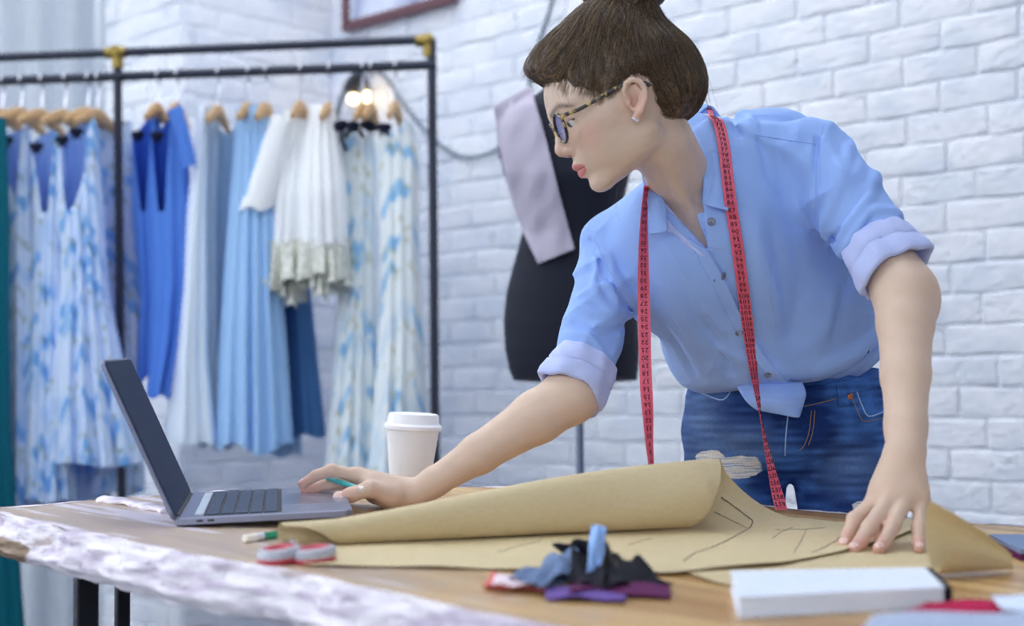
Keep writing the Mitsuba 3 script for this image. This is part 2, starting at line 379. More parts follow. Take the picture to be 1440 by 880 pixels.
def garment(kind, label, cat, group, Y, rows, m, top=None, top_back=None, depth=.07, folds=3.0, amp=.010, seed=0, lining=None, hem_wave=3.0, nu=41, nv=34):
    """Front and back panels between the outline rows (y, left, right); top: the front's upper edge as (x, y); folds deepen towards the hem."""
    k = thing(kind, label, cat, group)
    r = np.random.default_rng(seed); ph = r.uniform(0, 6.28, 4); fr = r.uniform(.8, 1.25, 3)
    ylo, yhi = rows[0][0], rows[-1][0]
    for side, tp in ((-1, top), (1, top_back or top)):
        u = np.linspace(-1, 1, nu); g = np.zeros((nu, nv, 3))
        for i, uu in enumerate(u):
            y0 = ylo
            for _ in range(6):
                xl, xr = interp(rows, y0); x = (xl + xr) / 2 + uu * (xr - xl) / 2
                if tp is not None: y0 = .5 * y0 + .5 * np.interp(x, [q[0] for q in tp], [q[1] for q in tp])
            y1 = yhi + hem_wave * math.sin(uu * 5 * fr[0] + ph[0])
            ys = np.linspace(y0, y1, nv)
            for j, y in enumerate(ys):
                xl, xr = interp(rows, y); x = (xl + xr) / 2 + uu * (xr - xl) / 2
                v = (y - ylo) / (yhi - ylo)
                dd = depth * (.45 + .55 * min(1, v * 1.6)) * math.sqrt(max(0, 1 - uu * uu) + .002)
                a = amp * (.25 + v)
                off = a * math.sin(folds * math.pi * uu * fr[1] + ph[1] + side + .8 * v) * (1 - uu ** 4) + .5 * a * math.sin(folds * 2.3 * math.pi * uu * fr[2] + ph[2]) * v * (1 - uu ** 4)
                g[i, j] = P(x, y, Y + side * dd + off * (1 if side < 0 else .5))
        if side < 0: g = g[::-1]
        obj('front_panel' if side < 0 else 'back_panel', sheet(g, .003), m if side < 0 or lining is None else lining, k, smooth=True)
    return k

def knot(parent, px, py, Y, r=.022, wide=0.0):
    """A navy bow: a round knot, two loops (spread when wide) and two short ends."""
    c = P(px, py, Y); ms = []
    def ball(o, s, ang=0.0):
        m = xform(trimesh.creation.icosphere(2, 1.0), roty(ang) @ np.diag(s), c + V(*o)); ms.append(m)
    ball((0, -r * .4, 0), (r * .52, r * .45, r * .52))
    for sgn in (-1, 1):
        ball((sgn * r * (.42 + wide), 0, r * .12), (r * (.5 + .35 * wide), r * .4, r * .46), sgn * .35)
        ball((sgn * r * (.25 + .4 * wide), 0, -r * .5), (r * .22, r * .25, r * .5), -sgn * .45)
    obj('bow', trimesh.boolean.union(ms, engine='manifold'), 'm_navy', parent, label='dark navy bow at the strap', smooth=40)

GL = 'pale blue floral dresses on the rack'
garment('hanging_dress', 'teal green garment at the left end of the rack', 'dress', None, 3.95, [(165, -60, 8), (300, -60, 13), (600, -70, 14), (900, -80, 36)], 'm_teal', depth=.09, folds=2.5)
k = garment('hanging_dress', 'long pale blue floral dress next to the teal garment', 'dress', None, 4.06,
        [(175, 4, 42), (230, 4, 44), (300, 2, 50), (500, 2, 52), (720, -6, 60)], 'm_floral_blue', top=[(4, 195), (14, 262), (22, 285), (30, 190), (40, 176), (46, 200)], top_back=[(4, 190), (25, 185), (42, 176)], lining='m_lining_blue', seed=1)
knot(k, 9, 198, 3.98)
k = garment('hanging_dress', 'pale blue floral dress with a deep scoop neck, second from the teal garment', 'dress', None, 4.02,
        [(170, 46, 84), (240, 44, 92), (320, 46, 88), (420, 42, 88), (500, 38, 92), (705, 28, 108)], 'm_floral_blue', top=[(45, 212), (52, 250), (58, 298), (67, 304), (72, 240), (76, 184), (88, 196)], top_back=[(46, 200), (60, 190), (76, 182), (90, 200)], lining='m_lining_blue', seed=2, folds=4)
knot(k, 51, 207, 3.94)
k = garment('hanging_dress', 'pale blue floral dress with a full flared skirt and wide neckline', 'dress', None, 3.98,
        [(160, 84, 140), (230, 80, 140), (300, 80, 146), (350, 86, 148), (420, 84, 154), (520, 72, 176), (654, 66, 204)], 'm_floral_blue',
        top=[(84, 196), (88, 260), (92, 300), (104, 292), (120, 240), (124, 178), (132, 164), (144, 200)], top_back=[(84, 196), (100, 184), (128, 164), (144, 190)], lining='m_lining_blue', seed=3, folds=5, amp=.015, depth=.09)
knot(k, 87, 197, 3.88); knot(k, 107, 186, 3.88)
garment('hanging_dress', 'pale blue floral dress partly behind the rack post', 'dress', None, 4.16, [(170, 126, 186), (300, 136, 192), (500, 132, 200), (695, 128, 204)], 'm_floral_blue', depth=.06, seed=4, folds=3)
garment('hanging_dress', 'long pale floral dress whose hem shows below the flared skirt', 'dress', None, 4.22, [(190, 60, 120), (400, 50, 140), (640, 50, 152), (735, 48, 158)], 'm_floral_blue', depth=.06, seed=5, folds=4)
k = garment('hanging_dress', 'royal blue sleeveless dress beside the rack post', 'dress', None, 4.08, [(150, 184, 226), (200, 186, 226), (300, 186, 222), (420, 198, 218), (532, 192, 216)], 'm_royal',
        top=[(186, 196), (192, 250), (198, 300), (206, 300), (210, 220), (214, 160), (224, 168)], top_back=[(186, 190), (200, 178), (216, 158), (226, 170)], lining='m_royal_in', seed=6, depth=.06, folds=2)
knot(k, 194, 190, 4.0)
k = garment('hanging_dress', 'royal blue dress with a wide sleeve, in front of the other royal blue one', 'dress', None, 4.02, [(145, 212, 256), (200, 213, 264), (300, 212, 268), (400, 214, 268), (480, 212, 258), (558, 206, 240)], 'm_royal',
        top=[(213, 196), (217, 240), (222, 300), (232, 300), (236, 220), (240, 160), (252, 146), (262, 160)], top_back=[(213, 190), (230, 178), (246, 148), (262, 165)], lining='m_royal_in', seed=7, depth=.075, folds=2.5)
knot(k, 221, 191, 3.93)
g = np.array([[P(244 + 9 * a + b * (4 + 18 * (a > -9)) + 3 * math.sin(b * 3), 152 + b * 82 - 3 * a, 3.95 - .05 * math.cos(a * 1.3)) for b in np.linspace(0, 1, 12)] for a in np.linspace(1, -1, 12)])
obj('sleeve', sheet(g, .003), 'm_royal', k, smooth=True)
garment('hanging_skirt', 'white A-line skirt beside the royal blue dresses', 'skirt', None, 4.0, [(148, 281, 292), (300, 262, 290), (500, 243, 292), (624, 232, 304)], 'm_pale', depth=.07, seed=8, folds=1.5, amp=.012)
garment('hanging_dress', 'pale grey dress between the white skirt and the slate blue one', 'dress', None, 4.09, [(150, 284, 310), (300, 282, 306), (628, 280, 312)], 'm_grey_blue', depth=.05, seed=9, folds=1.5)
garment('hanging_dress', 'slate blue dress with a round neck', 'dress', None, 4.14, [(160, 296, 338), (240, 296, 340), (400, 300, 330), (629, 300, 330)], 'm_slate', top=[(296, 168), (304, 178), (318, 190), (332, 178), (338, 168)], depth=.05, seed=10, folds=2)
garment('hanging_dress', 'long light blue dress in the middle of the rack', 'dress', None, 4.0, [(148, 334, 378), (200, 330, 382), (350, 318, 392), (500, 308, 404), (632, 304, 412)], 'm_light_blue', depth=.09, seed=11, folds=4.2, amp=.013, hem_wave=9)
garment('hanging_dress', 'slate blue dress just behind the light blue one', 'dress', None, 4.15, [(158, 366, 398), (300, 360, 400), (500, 372, 420), (640, 366, 424)], 'm_slate', depth=.05, seed=12, folds=2)
garment('hanging_skirt', 'medium blue skirt hanging below the white blouses', 'skirt', None, 4.12, [(200, 392, 420), (380, 396, 434), (500, 402, 446), (613, 406, 458)], 'm_denim_blue', depth=.06, seed=13, folds=1.4)

def ruffle(parent, px0, px1, py0, py1, Y, seed):
    r = np.random.default_rng(seed); nu, nv = 90, 14; g = np.zeros((nu, nv, 3))
    p1, p2 = r.uniform(0, 6, 2)
    for i, u in enumerate(np.linspace(1, 0, nu)):
        for j, v in enumerate(np.linspace(0, 1, nv)):
            w = math.sin(u * 26 + p1 + 2 * math.sin(u * 7 + p2))
            g[i, j] = P(px0 + (px1 - px0) * u + v * 4 * (u - .5) * 2 + 4 * v * math.cos(u * 26 + p1), py0 + (py1 - py0) * v + 8 * v * math.sin(u * 9 + p2) + 3 * v * w, Y - .09 * math.sqrt(max(0, 1 - (2 * u - 1) ** 2)) * (.8 + .3 * v) + .032 * v * w)
    obj('lace_ruffle', sheet(g, .003), 'm_lace', parent, label='gathered lace ruffle', smooth=True)
for nm, lab, xs, seed in (('a', 'white blouse with a flared sleeve and lace hem beside the light blue dress', 0, 21), ('b', 'white blouse with a lace hem beside the dress with the black bow', 1, 22)):
    if xs == 0:
        k = garment('hanging_blouse', lab, 'blouse', None, 4.02, [(155, 398, 432), (200, 388, 434), (260, 378, 436), (345, 374, 432)], 'm_blouse', depth=.09, seed=seed, folds=3)
        g = np.array([[P(399 - 40 * b ** 1.1 + (16 + 10 * b) * a, 166 + 128 * b + 8 * a * (1 - b) + 3 * math.sin(5 * a), 3.95 - .05 * math.sqrt(max(0, 1 - a * a)) + .02 * b) for b in np.linspace(0, 1, 14)] for a in np.linspace(1, -1, 14)])
        obj('sleeve', sheet(g, .003), 'm_blouse', k, smooth=True)
        ruffle(k, 372, 432, 338, 402, 4.0, 1); ruffle(k, 374, 430, 368, 424, 4.03, 2)
    else:
        k = garment('hanging_blouse', lab, 'blouse', None, 3.96, [(148, 436, 470), (200, 426, 478), (260, 420, 486), (345, 422, 490)], 'm_blouse', depth=.09, seed=seed, folds=3.4)
        ruffle(k, 418, 490, 336, 392, 3.95, 3); ruffle(k, 420, 488, 362, 412, 3.98, 4)
k = garment('hanging_dress', 'white floral dress with a black bow, beside the white blouses', 'dress', None, 4.02, [(170, 484, 524), (220, 478, 530), (330, 480, 528), (450, 474, 530), (670, 456, 534), (760, 452, 538)], 'm_floral_white', top=[(478, 186), (490, 178), (510, 200), (524, 172)], depth=.08, seed=14, folds=4, amp=.013)
knot(k, 498, 179, 3.93, .034, .75)
b0 = P(482, 182, 3.93); obj('ribbon_end', tube(catmull(np.array([b0, P(480, 195, 3.92), P(487, 212, 3.92)]), 8), .006, 8), 'm_navy', k)
k = garment('hanging_dress', 'white floral dress with a small black bow, nearest the right rack post', 'dress', None, 3.93, [(165, 532, 578), (220, 530, 590), (330, 536, 588), (450, 534, 594), (670, 520, 602), (760, 516, 606)], 'm_floral_white', top=[(530, 180), (545, 176), (556, 196), (568, 164), (582, 180)], depth=.09, seed=15, folds=4.4, amp=.013)
knot(k, 540, 180, 3.85, .024)

for px, wy, of_ in ((4, 160, 'at the left end, by the teal garment'), (30, 158, 'carrying the long floral dress next to the teal garment'), (59, 160, 'carrying the scoop neck floral dress'), (92, 161, 'between the scoop neck dress and the flared floral dress'), (124, 158, 'carrying the flared floral dress'), (138, 160, 'nearest to the left side of the middle rack post')):
    hanger(px, RY(px), 'wooden hanger with a chrome hook ' + of_, wy + 3, 1.36)
for px, wy, of_ in ((222, 152, 'carrying the first royal blue dress'), (249, 152, 'carrying the royal blue dress with a sleeve'), (307, 156, 'carrying the slate blue round neck dress'), (349, 152, 'carrying the long light blue dress'), (374, 152, 'just right of the long light blue dress'), (423, 150, 'carrying the white blouse with the flared sleeve'), (463, 152, 'carrying the second white blouse'), (510, 152, 'carrying the white dress with the black bow'), (522, 152, 'right below the two glowing bulbs'), (556, 150, 'nearest to the right rack post')):
    hanger(px, RY(px), 'wooden hanger with a chrome hook ' + of_, wy + 2, 1.47, .11)

# ------------------------------------------------------------------ picture on the wall, lamp, cables
def onwall(px, py, off=0.0):
    d = FWD + (px - CX) / F * RIGHT - (py - CY) / F * UP
    t = ((W0 + WN * off - EYE) @ WN) / (d @ WN); return EYE + d * t
mat('m_frame', srgb(104, 66, 74), .4)
mat('m_photo', lambda p, n, uv: mix(mix(srgb(222, 228, 244), srgb(120, 130, 176), smoothstep(.35, .7, noise(p.x * 16, p.y * 16, p.z * 2.5))), srgb(50, 50, 96), smoothstep(.66, .8, noise(p.x * 13 + 5, p.y * 13, p.z * 3))), .5)
pf = thing('picture_frame', 'dark red-brown picture frame hanging on the brick wall above the rack', 'picture')
a, b = onwall(484, 46, .03), onwall(640, 0, .03)
L = (b - a) @ -WD; Hh = .62; R = np.stack([-WD, WN, V(0, 0, 1)], 1); o = a + V(0, 0, 0)
for nm, c, s in (('frame_rail', (L / 2, 0, .016), (L, .03, .032)), ('frame_rail', (L / 2, 0, Hh - .016), (L, .03, .032)), ('frame_stile', (.016, 0, Hh / 2), (.032, .03, Hh - .064)), ('frame_stile', (L - .016, 0, Hh / 2), (.032, .03, Hh - .064))):
    obj(nm, xform(box(s, (0, 0, 0), bevel=.004), R, o + R @ V(*c)), 'm_frame', pf, smooth=20)
obj('print', xform(box((L - .06, .006, Hh - .06)), R, o + R @ V(L / 2, -.004, Hh / 2)), 'm_photo', pf, label='blue and white print', smooth=False)
obj('glass', xform(trimesh.creation.box((L - .06, .001, Hh - .06)), R, o + R @ V(L / 2, .006, Hh / 2)), 'm_glass', pf, smooth=False)

mat('m_cable', srgb(96, 112, 128), .5)
def cable(label, pts, r=.006):
    k = thing('electric_cable', label, 'cable'); obj('cord', tube(catmull(np.array(pts), 60), r, 8), 'm_cable', k); return k
q = onwall
cable('grey cable looping from the lamp past the rack post to the dress form', [q(497, 104, .02), q(515, 97, .02), q(540, 106, .02), q(570, 150, .02), q(600, 186, .02), q(630, 212, .02), q(660, 222, .02), q(685, 216, .02), q(706, 205, .02), q(740, 170, .02)])
cable('thin grey green cord hanging down the wall behind the hair', [q(784, -60, .012), q(776, 0, .012), q(766, 34, .012), q(752, 76, .012), q(744, 116, .012), q(742, 200, .012)], .0045)
lm = thing('pendant_lamp', 'dark lamp with two glowing bulbs, behind the bow dresses', 'lamp')
mat('m_socket', srgb(24, 26, 40), .4)
s0 = q(506, 98, .06)
obj('arm', tube(catmull(np.array([q(472, 172, .06), q(480, 140, .06), q(494, 112, .06), s0]), 20), .010, 10), 'm_cable', lm)
obj('socket', tube(np.array([q(501, 106, .06), q(497, 116, .06), q(493, 128, .06)]), [.016, .026, .03], 14), 'm_socket', lm)
for px, py in ((497, 139), (515, 136)):
    c = q(px, py, .08); sp = trimesh.creation.icosphere(3, .019); sp.apply_translation(c)
    scene[number(lm + '__bulb')] = {**ply(sp, 'm_white', smooth=True), 'emitter': {'type': 'area', 'radiance': rgb([.75, .52, .2])}}
obj('bulb_holder', tube(np.array([q(506, 104, .07), q(512, 112, .075), q(515, 125, .08)]), [.012, .014, .016], 10), 'm_socket', lm)

# ------------------------------------------------------------------ dress form
mat('m_form', srgb(27, 31, 45), .75, .25, sheen=.5)
df = thing('dress_form', 'black tailor\'s dress form on a metal stand behind the woman', 'mannequin')
YM = 3.2
rows = [(96, 776, 812, .05), (120, 770, 818, .05), (134, 752, 836, .06), (150, 716, 872, .075), (175, 703, 888, .09), (215, 702, 890, .105), (245, 708, 886, .115), (280, 722, 878, .105), (325, 735, 868, .095), (365, 724, 878, .105), (410, 712, 892, .115), (450, 708, 898, .12), (490, 710, 900, .12), (520, 716, 898, .115), (534, 722, 896, .11)]
ys = np.linspace(96, 534, 60); tab = np.array(rows); vv = []
for y in ys:
    xl, xr, dp = (np.interp(y, tab[:, 0], tab[:, i]) for i in (1, 2, 3))
    for t in np.arange(48) / 48 * 2 * np.pi: vv.append(P((xl + xr) / 2 + math.cos(t) * (xr - xl) / 2, y + 4 * math.sin(t) * (y > 500), YM + dp * math.sin(t)))
n0 = len(vv); vv += [P(794, 96, YM), P(809, 534, YM)]
fc = grid_faces(60, 48, True); mm = quads(np.array(vv), fc)
caps = [[n0, (j + 1) % 48, j] for j in range(48)] + [[n0 + 1, 59 * 48 + j, 59 * 48 + (j + 1) % 48] for j in range(48)]
obj('torso', trimesh.Trimesh(np.array(vv), np.vstack([mm.faces, caps]), process=False), 'm_form', df, smooth=50)
obj('neck_cap', lathe([(0, 0), (.036, 0), (.036, .012), (.02, .02), (.012, .05), (0, .055)], 20, P(794, 97, YM)), 'm_wood_tan', df)
pb = P(817, 640, YM); pt = P(814, 530, YM)
obj('pole', rod(V(pb[0], YM, .05), pt, .009, 12), 'm_steel_grey', df)
obj('base', lathe([(0, 0), (.17, 0), (.17, .012), (.03, .03), (.016, .06), (0, .06)], 28, V(pb[0], YM, 0)), 'm_pipe', df)
mat('m_lilac', srgb(180, 173, 190), .8, .15, sheen=.3)
fs = thing('fabric_strip', 'lilac strip of fabric draped over the shoulder of the black dress form', 'fabric')
TLp, TRp = [(694, 150), (712, 250), (734, 320), (757, 371)], [(746, 121), (766, 190), (786, 270), (808, 350)]
nl, nv = 24, 44; g = np.zeros((nl, nv, 3)); A, B = catmull(TLp, nv), catmull(TRp, nv)
for i in range(nl):
    for j in range(nv):
        a = i / (nl - 1); q2 = A[j] * (1 - a) + B[j] * a
        xl, xr, dp = (np.interp(q2[1], tab[:, 0], tab[:, c]) for c in (1, 2, 3)); tt = np.clip((q2[0] - (xl + xr) / 2) / ((xr - xl) / 2), -1.0, 1.0)
        yy = YM - dp * math.sqrt(max(0, 1 - tt * tt)) - .012
        yy += .003 * math.sin(j * .55 + 3 * a) * math.sin(j * .21 + 1) + .002 * math.sin(a * 9 + j * .3)
        g[i, j] = P(q2[0], q2[1], yy)
g = g[::-1]
# over the shoulder and down the back
back = np.zeros((nl, 10, 3))
for i in range(nl):
    for j in range(10):
        s = (j + 1) / 10; back[i, 9 - j] = g[i, 0] + V(.01 * s, .03 + .17 * s, .012 * math.sin(s * 3) - .09 * s * s)
obj('cloth', sheet(np.concatenate([back, g], 1), .003), 'm_lilac', fs, smooth=True)

# ------------------------------------------------------------------ the table: a live-edge slab on steel legs
def wood(p, n, uv):
    a = p.x * .68 + p.y * .73; b = p.x * .73 - p.y * .68          # a: across, b: along the grain
    w = fbm(a * 5, b * 1.2, 3, 3)
    rings = noise(a * 38 + 7 * w, b * 1.6, 1)
    fine = fbm(a * 260, b * 9, 5, 2)
    c = mix(srgb(206, 170, 112), srgb(166, 124, 70), smoothstep(.3, .8, rings * .6 + w * .5))
    c = mix(c, srgb(150, 112, 68), smoothstep(.55, .75, fine) * .35)
    worn = smoothstep(-.02, -.36, p.x + .25 * (p.y - 1.7) + .25 * (fbm(p.x * 14, p.y * 14, 2, 3) - .5))      # grey weathered end of the slab
    silver = smoothstep(.52, .72, fbm(a * 60 + 3, b * 7, 7, 3)) * worn
    return mix(mix(c, mix(srgb(186, 172, 162), srgb(150, 132, 118), w), worn * .8), srgb(226, 220, 234), silver * .6)
def wood_bump(p, n, uv):
    a = p.x * .68 + p.y * .73; b = p.x * .73 - p.y * .68
    worn = smoothstep(.05, -.4, p.x)
    return .0010 * fbm(a * 150, b * 14, 0, 3) * (.25 + worn) + .003 * worn * fbm(a * 40, b * 12, 4, 3)
mat('m_table', wood, .34, .5, bump=wood_bump, eps=.002)
BKB = EYE + 1.765 * (FWD + (12 - CX) / F * RIGHT - (772 - CY) / F * UP)
def bark(p, n, uv):
    b = p.x * .73 - p.y * .68; t = fbm(b * 16, p.z * 120, p.y * 20, 4)
    c = mix(srgb(240, 234, 242), srgb(196, 184, 204), smoothstep(.42, .72, t))
    dk = smoothstep(.66, .74, fbm(b * 7 + 3, p.z * 60, p.y * 6, 3)); c = mix(c, srgb(140, 112, 94), dk * .6)
    raw = smoothstep(1.1, .8, dr.square((p.x - float(BKB[0])) / .055) + dr.square((p.z - float(BKB[2])) / .018) + .8 * (fbm(b * 40, p.z * 90, 1, 2) - .5))
    return mix(c, mix(srgb(176, 152, 130), srgb(110, 86, 68), fbm(b * 60, p.z * 260, 0, 2)), raw)
def bark_bump(p, n, uv):
    b = p.x * .73 - p.y * .68; return .0050 * fbm(b * 45, p.z * 220, p.y * 60, 4) + .003 * fbm(b * 150, p.z * 300, p.y * 150, 2)
mat('m_bark', bark, .5, .4, bump=bark_bump, eps=.0012)
mat('m_steel', srgb(26, 28, 38), .4, .5, metallic=.4)
near = [(-48, 716), (0, 722), (62, 738), (125, 752), (200, 771), (275, 785), (340, 795), (418, 808), (495, 826), (573, 841), (651, 860), (729, 878)]
far = [(-30, 714), (20, 713), (90, 706), (150, 700), (225, 696), (330, 690), (450, 686), (560, 684.5), (664, 684), (730, 686), (850, 690), (950, 698), (1060, 709), (1125, 717), (1180, 721), (1240, 726), (1330, 733), (1440, 740)]
pn = [TP(*q) for q in near]; pf_ = [TP(*q) for q in far]
ext = [V(.20, .98, 0), V(.5, .72, 0), V(.95, .48, 0), V(1.25, .62, 0), V(1.36, 1.1, 0), V(1.3, 1.6, 0), V(1.05, 1.84, 0)]
loop = np.array([p[:2] for p in pn] + [p[:2] for p in ext] + [p[:2] for p in pf_[::-1]])
seg = np.r_[0, np.cumsum(np.linalg.norm(np.diff(np.vstack([loop, loop[:1]]), axis=0), axis=1))]
tq = np.linspace(0, seg[-1], 721)[:-1]
ring = np.stack([np.interp(tq, seg, np.r_[loop[:, k], loop[0, k]]) for k in (0, 1)], 1)
for _ in range(4): ring = .25 * np.roll(ring, 1, 0) + .5 * ring + .25 * np.roll(ring, -1, 0)
ring += (meshkit.fbm(np.c_[ring * 9, ring[:, :1] * 0], 3, 2)[:, None] - .5) * .012 + (meshkit.fbm(np.c_[ring * 40, ring[:, :1] * 0], 2, 4)[:, None] - .5) * .007
tg = nrm(np.roll(ring, -1, 0) - np.roll(ring, 1, 0)); out = np.stack([tg[:, 1], -tg[:, 0]], 1)
cen = ring.mean(0)
if ((ring - cen) * out).sum() < 0: out = -out
import shapely.geometry as sg
poly = sg.Polygon(ring)
top2, topf = trimesh.creation.triangulate_polygon(poly, engine='earcut')
TH = .05
def tp3(xy, dz): return np.c_[xy, tz(xy[:, 0], xy[:, 1]) + dz]
tb = thing('work_table', 'wooden live-edge slab table with a pale rough bark edge and dark steel legs', 'table')
k = len(top2)
obj('tabletop', trimesh.Trimesh(np.vstack([tp3(top2, 0), tp3(top2, -TH)]), np.vstack([topf, topf[:, ::-1] + k]), process=False), 'm_table', tb, smooth=False)
lev = np.linspace(0, 1, 16); bk = []
for l in lev:
    bulge = .004 * math.sin(l * math.pi) + .02 * l - .016 * max(0, l - .75) * 4
    q = ring + out * bulge; z = tz(q[:, 0], q[:, 1]) + .001 - (TH + .001) * l
    nn = meshkit.fbm(np.c_[q * 34, z * 150], 4, 9) - .5; n2 = meshkit.fbm(np.c_[q * 9, z * 30], 3, 19) - .5
    chip = np.maximum(0, meshkit.fbm(np.c_[q * 5, z * 10], 3, 29) - .58) * .16
    q = q + out * ((nn * .016 + n2 * .013 - chip * .6) * min(1, l * 5 + .15))[:, None]
    bk.append(np.c_[q, z + nn * .006 * (l < .9)])
inner = ring - out * .012
bk.insert(0, np.c_[inner, tz(inner[:, 0], inner[:, 1]) + .0006])
bk = np.array(bk)
bm = quads(bk.reshape(-1, 3), grid_faces(len(bk), len(ring), True)); bm.fix_normals()
obj('bark_edge', bm, 'm_bark', tb, label='pale rough bark along the edge of the slab', smooth=True)
rp = [TP(*q, dz=.003) for q in [(143, 702), (165, 705), (190, 709), (215, 714), (236, 719)]]
rid = catmull(np.array(rp), 40); rm = tube(rid, .0055 + .0012 * np.sin(np.arange(40) * .31), 12, sx=1.9, sy=.8)
rm.vertices = np.array(rm.vertices) + (meshkit.fbm(np.array(rm.vertices) * 60, 3, 3)[:, None] - .5) * .008
obj('split_ridge', rm, 'm_bark', tb, smooth=True)
for px, d, w in ((121, 1.73, .026), (172, 1.93, .018)):
    p = EYE + d * (FWD + (px - CX) / F * RIGHT - (850 - CY) / F * UP); z = tz(p[0], p[1]) - TH + .004
    obj('leg', box((w, w, z), (p[0], p[1], z / 2), rotz(.5), bevel=.002), 'm_steel', tb)
for x, y in ((1.0, .85), (1.1, 1.45)):
    z = tz(x, y) - TH + .004; obj('leg', box((.04, .04, z), (x, y, z / 2), rotz(.5), bevel=.002), 'm_steel', tb)

# ------------------------------------------------------------------ laptop
mat('m_alu', srgb(134, 138, 160), .38, .5, metallic=.75)
mat('m_screen', srgb(22, 38, 72), .4, .03)
mat('m_key', srgb(48, 62, 88), .5, .4)
mat('m_touchbar', srgb(186, 196, 206), .3, .5)
mat('m_trackpad', srgb(140, 144, 168), .22, .6, metallic=.7)
mat('m_black', srgb(14, 15, 20), .5)
lp = thing('laptop', 'open grey laptop standing near the left end of the table', 'laptop')
A = TP(245, 741.5); ly = nrm(TP(267, 703.5) - A); lx = nrm(np.cross(ly, TN)); lx = nrm(lx + math.tan(math.radians(3.3)) * TN); lz = nrm(np.cross(lx, ly))
LR = np.stack([lx, ly, lz], 1); LW, LD, LT = .304, .2124, .0105
def lpt(x, y, z): return A + LR @ V(x, y, z)
def rounded(w, h, r, z0, z1, ch=.0012):
    p = sg.box(r, r, w - r, h - r).buffer(r, quad_segs=6)
    ms = [trimesh.creation.extrude_polygon(q, hh, engine='earcut') for q, hh in ((p, z1 - z0 - 2 * ch),)]
    pts = np.vstack([np.c_[np.array(p.exterior.coords), np.full(len(p.exterior.coords), z)] for z in (z0 + ch, z1 - ch)] + [np.c_[np.array(p.buffer(-ch).exterior.coords), np.full(len(p.buffer(-ch).exterior.coords), z)] for z in (z0, z1)])
    return trimesh.convex.convex_hull(pts)
def onlap(m): return xform(m, LR, A)
obj('base', onlap(rounded(LD, LW, .011, .0015, LT)), 'm_alu', lp, smooth=35)
obj('keyboard_well', onlap(box((.0935, .279, .0008), (.0805, LW / 2, LT + .0001))), 'm_black', lp, smooth=False)
obj('touch_bar', onlap(box((.0105, .255, .0012), (.0275, LW / 2, LT + .0004), bevel=.0003)), 'm_touchbar', lp)
km = {}
for r_ in range(5):
    y = .0145
    wid = [1] * 14
    wid = {0: [1] * 13 + [1.5], 1: [1.5] + [1] * 13, 2: [1.75] + [1] * 11 + [1.75], 3: [2.3] + [1] * 10 + [2.2], 4: [1, 1, 1, 1.25, 5, 1.25, 1, 1, 1, 1]}[r_]
    unit = .275 / sum(wid)
    for w in wid[::-1]:
        L = w * unit - .0024
        if (r_, w) not in km: km[r_, w] = ply(box((.0146, L, .0012), bevel=.0004), 'm_key', smooth=30)
        scene[number(lp + '__key')] = {**km[r_, w], 'to_world': M4(LR, lpt(.0435 + .0175 * r_ + .0005, y + w * unit / 2, LT + .0011))}
        y += w * unit
obj('trackpad', onlap(rounded(.083, .134, .003, LT - .0004, LT + .0004, .0002)).apply_translation(LR @ V(.1245, .085, 0)), 'm_trackpad', lp)
for x in (.030, .043): obj('port', onlap(box((.0085, .0015, .003), (x, .0004, .0062), bevel=.0006)), 'm_black', lp)
for y in (.03, LW - .03): obj('foot', onlap(box((.012, .012, .003), (.02, y, .0008))), 'm_black', lp)
obj('hinge', onlap(rod(V(.002, .02, LT - .002), V(.002, LW - .02, LT - .002), .0045, 12)), 'm_black', lp)
th = math.radians(112.3); HX = V(.0025, 0, LT - .001)
# lid: local u up the screen, v along the hinge, w out of the back
Ru = np.stack([V(math.cos(th), 0, math.sin(th)), V(0, 1, 0), V(-math.sin(th), 0, math.cos(th))], 1)
def onlid(m): return onlap(xform(m, Ru, HX))
lid_key = obj('lid', onlid(rounded(.209, LW, .010, 0.0005, .0055)), 'm_alu', lp, smooth=35)
obj('screen', onlid(rounded(.203, LW - .006, .008, -.0006, .0012, .0002).apply_translation((.003, .003, 0))), 'm_screen', lid_key, label='dark glossy screen')

# ------------------------------------------------------------------ paper cup
mat('m_cup', srgb(236, 236, 238), .55, .4); mat('m_lid', srgb(242, 244, 248), .3, .5)
cp = thing('paper_cup', 'white paper coffee cup with a plastic lid on the table behind the laptop', 'cup')
c0 = TP(575.5, 694); ax = nrm(TN + V(.028, 0, 0)); xr = nrm(np.cross(V(0, 1, 0), ax)); CRt = np.stack([xr, np.cross(ax, xr), ax], 1)
obj('body', lathe([(0, .003), (.0275, .003), (.0278, 0), (.0288, 0), (.0292, .004), (.0405, .101), (.0418, .102), (.0418, .104), (.039, .104)], 48, c0, CRt), 'm_cup', cp, smooth=40)
obj('lid', lathe([(.0425, .097), (.0437, .098), (.0442, .1015), (.0442, .1035), (.0425, .1055), (.0405, .1065), (.0395, .109), (.0385, .119), (.037, .1215), (.0345, .1222), (.032, .1205), (.0, .1195)], 48, c0, CRt), 'm_lid', cp, smooth=40)

# ------------------------------------------------------------------ kraft paper
def kraft(p, n, uv):
    f = fbm(p.x * 240, p.y * 240, p.z * 240, 2); b = fbm(p.x * 14, p.y * 14, p.z * 14, 3)
    return mix(srgb(214, 197, 160), srgb(198, 179, 138), .5 * f + .5 * b)
mat('m_kraft', kraft, .62, .3)
mat('m_kraft_dark', lambda p, n, uv: mix(srgb(186, 150, 84), srgb(142, 106, 52), smoothstep(.45, .7, fbm(p.x * 60, p.y * 60, p.z * 60, 3))), .6, .3)
mat('m_pencil_line', srgb(104, 94, 90), .8, .1)
def poly_at(tab, s):
    t = np.asarray(tab, float); return np.array([np.interp(s, t[:, 0], t[:, 1]), np.interp(s, t[:, 0], t[:, 2])])
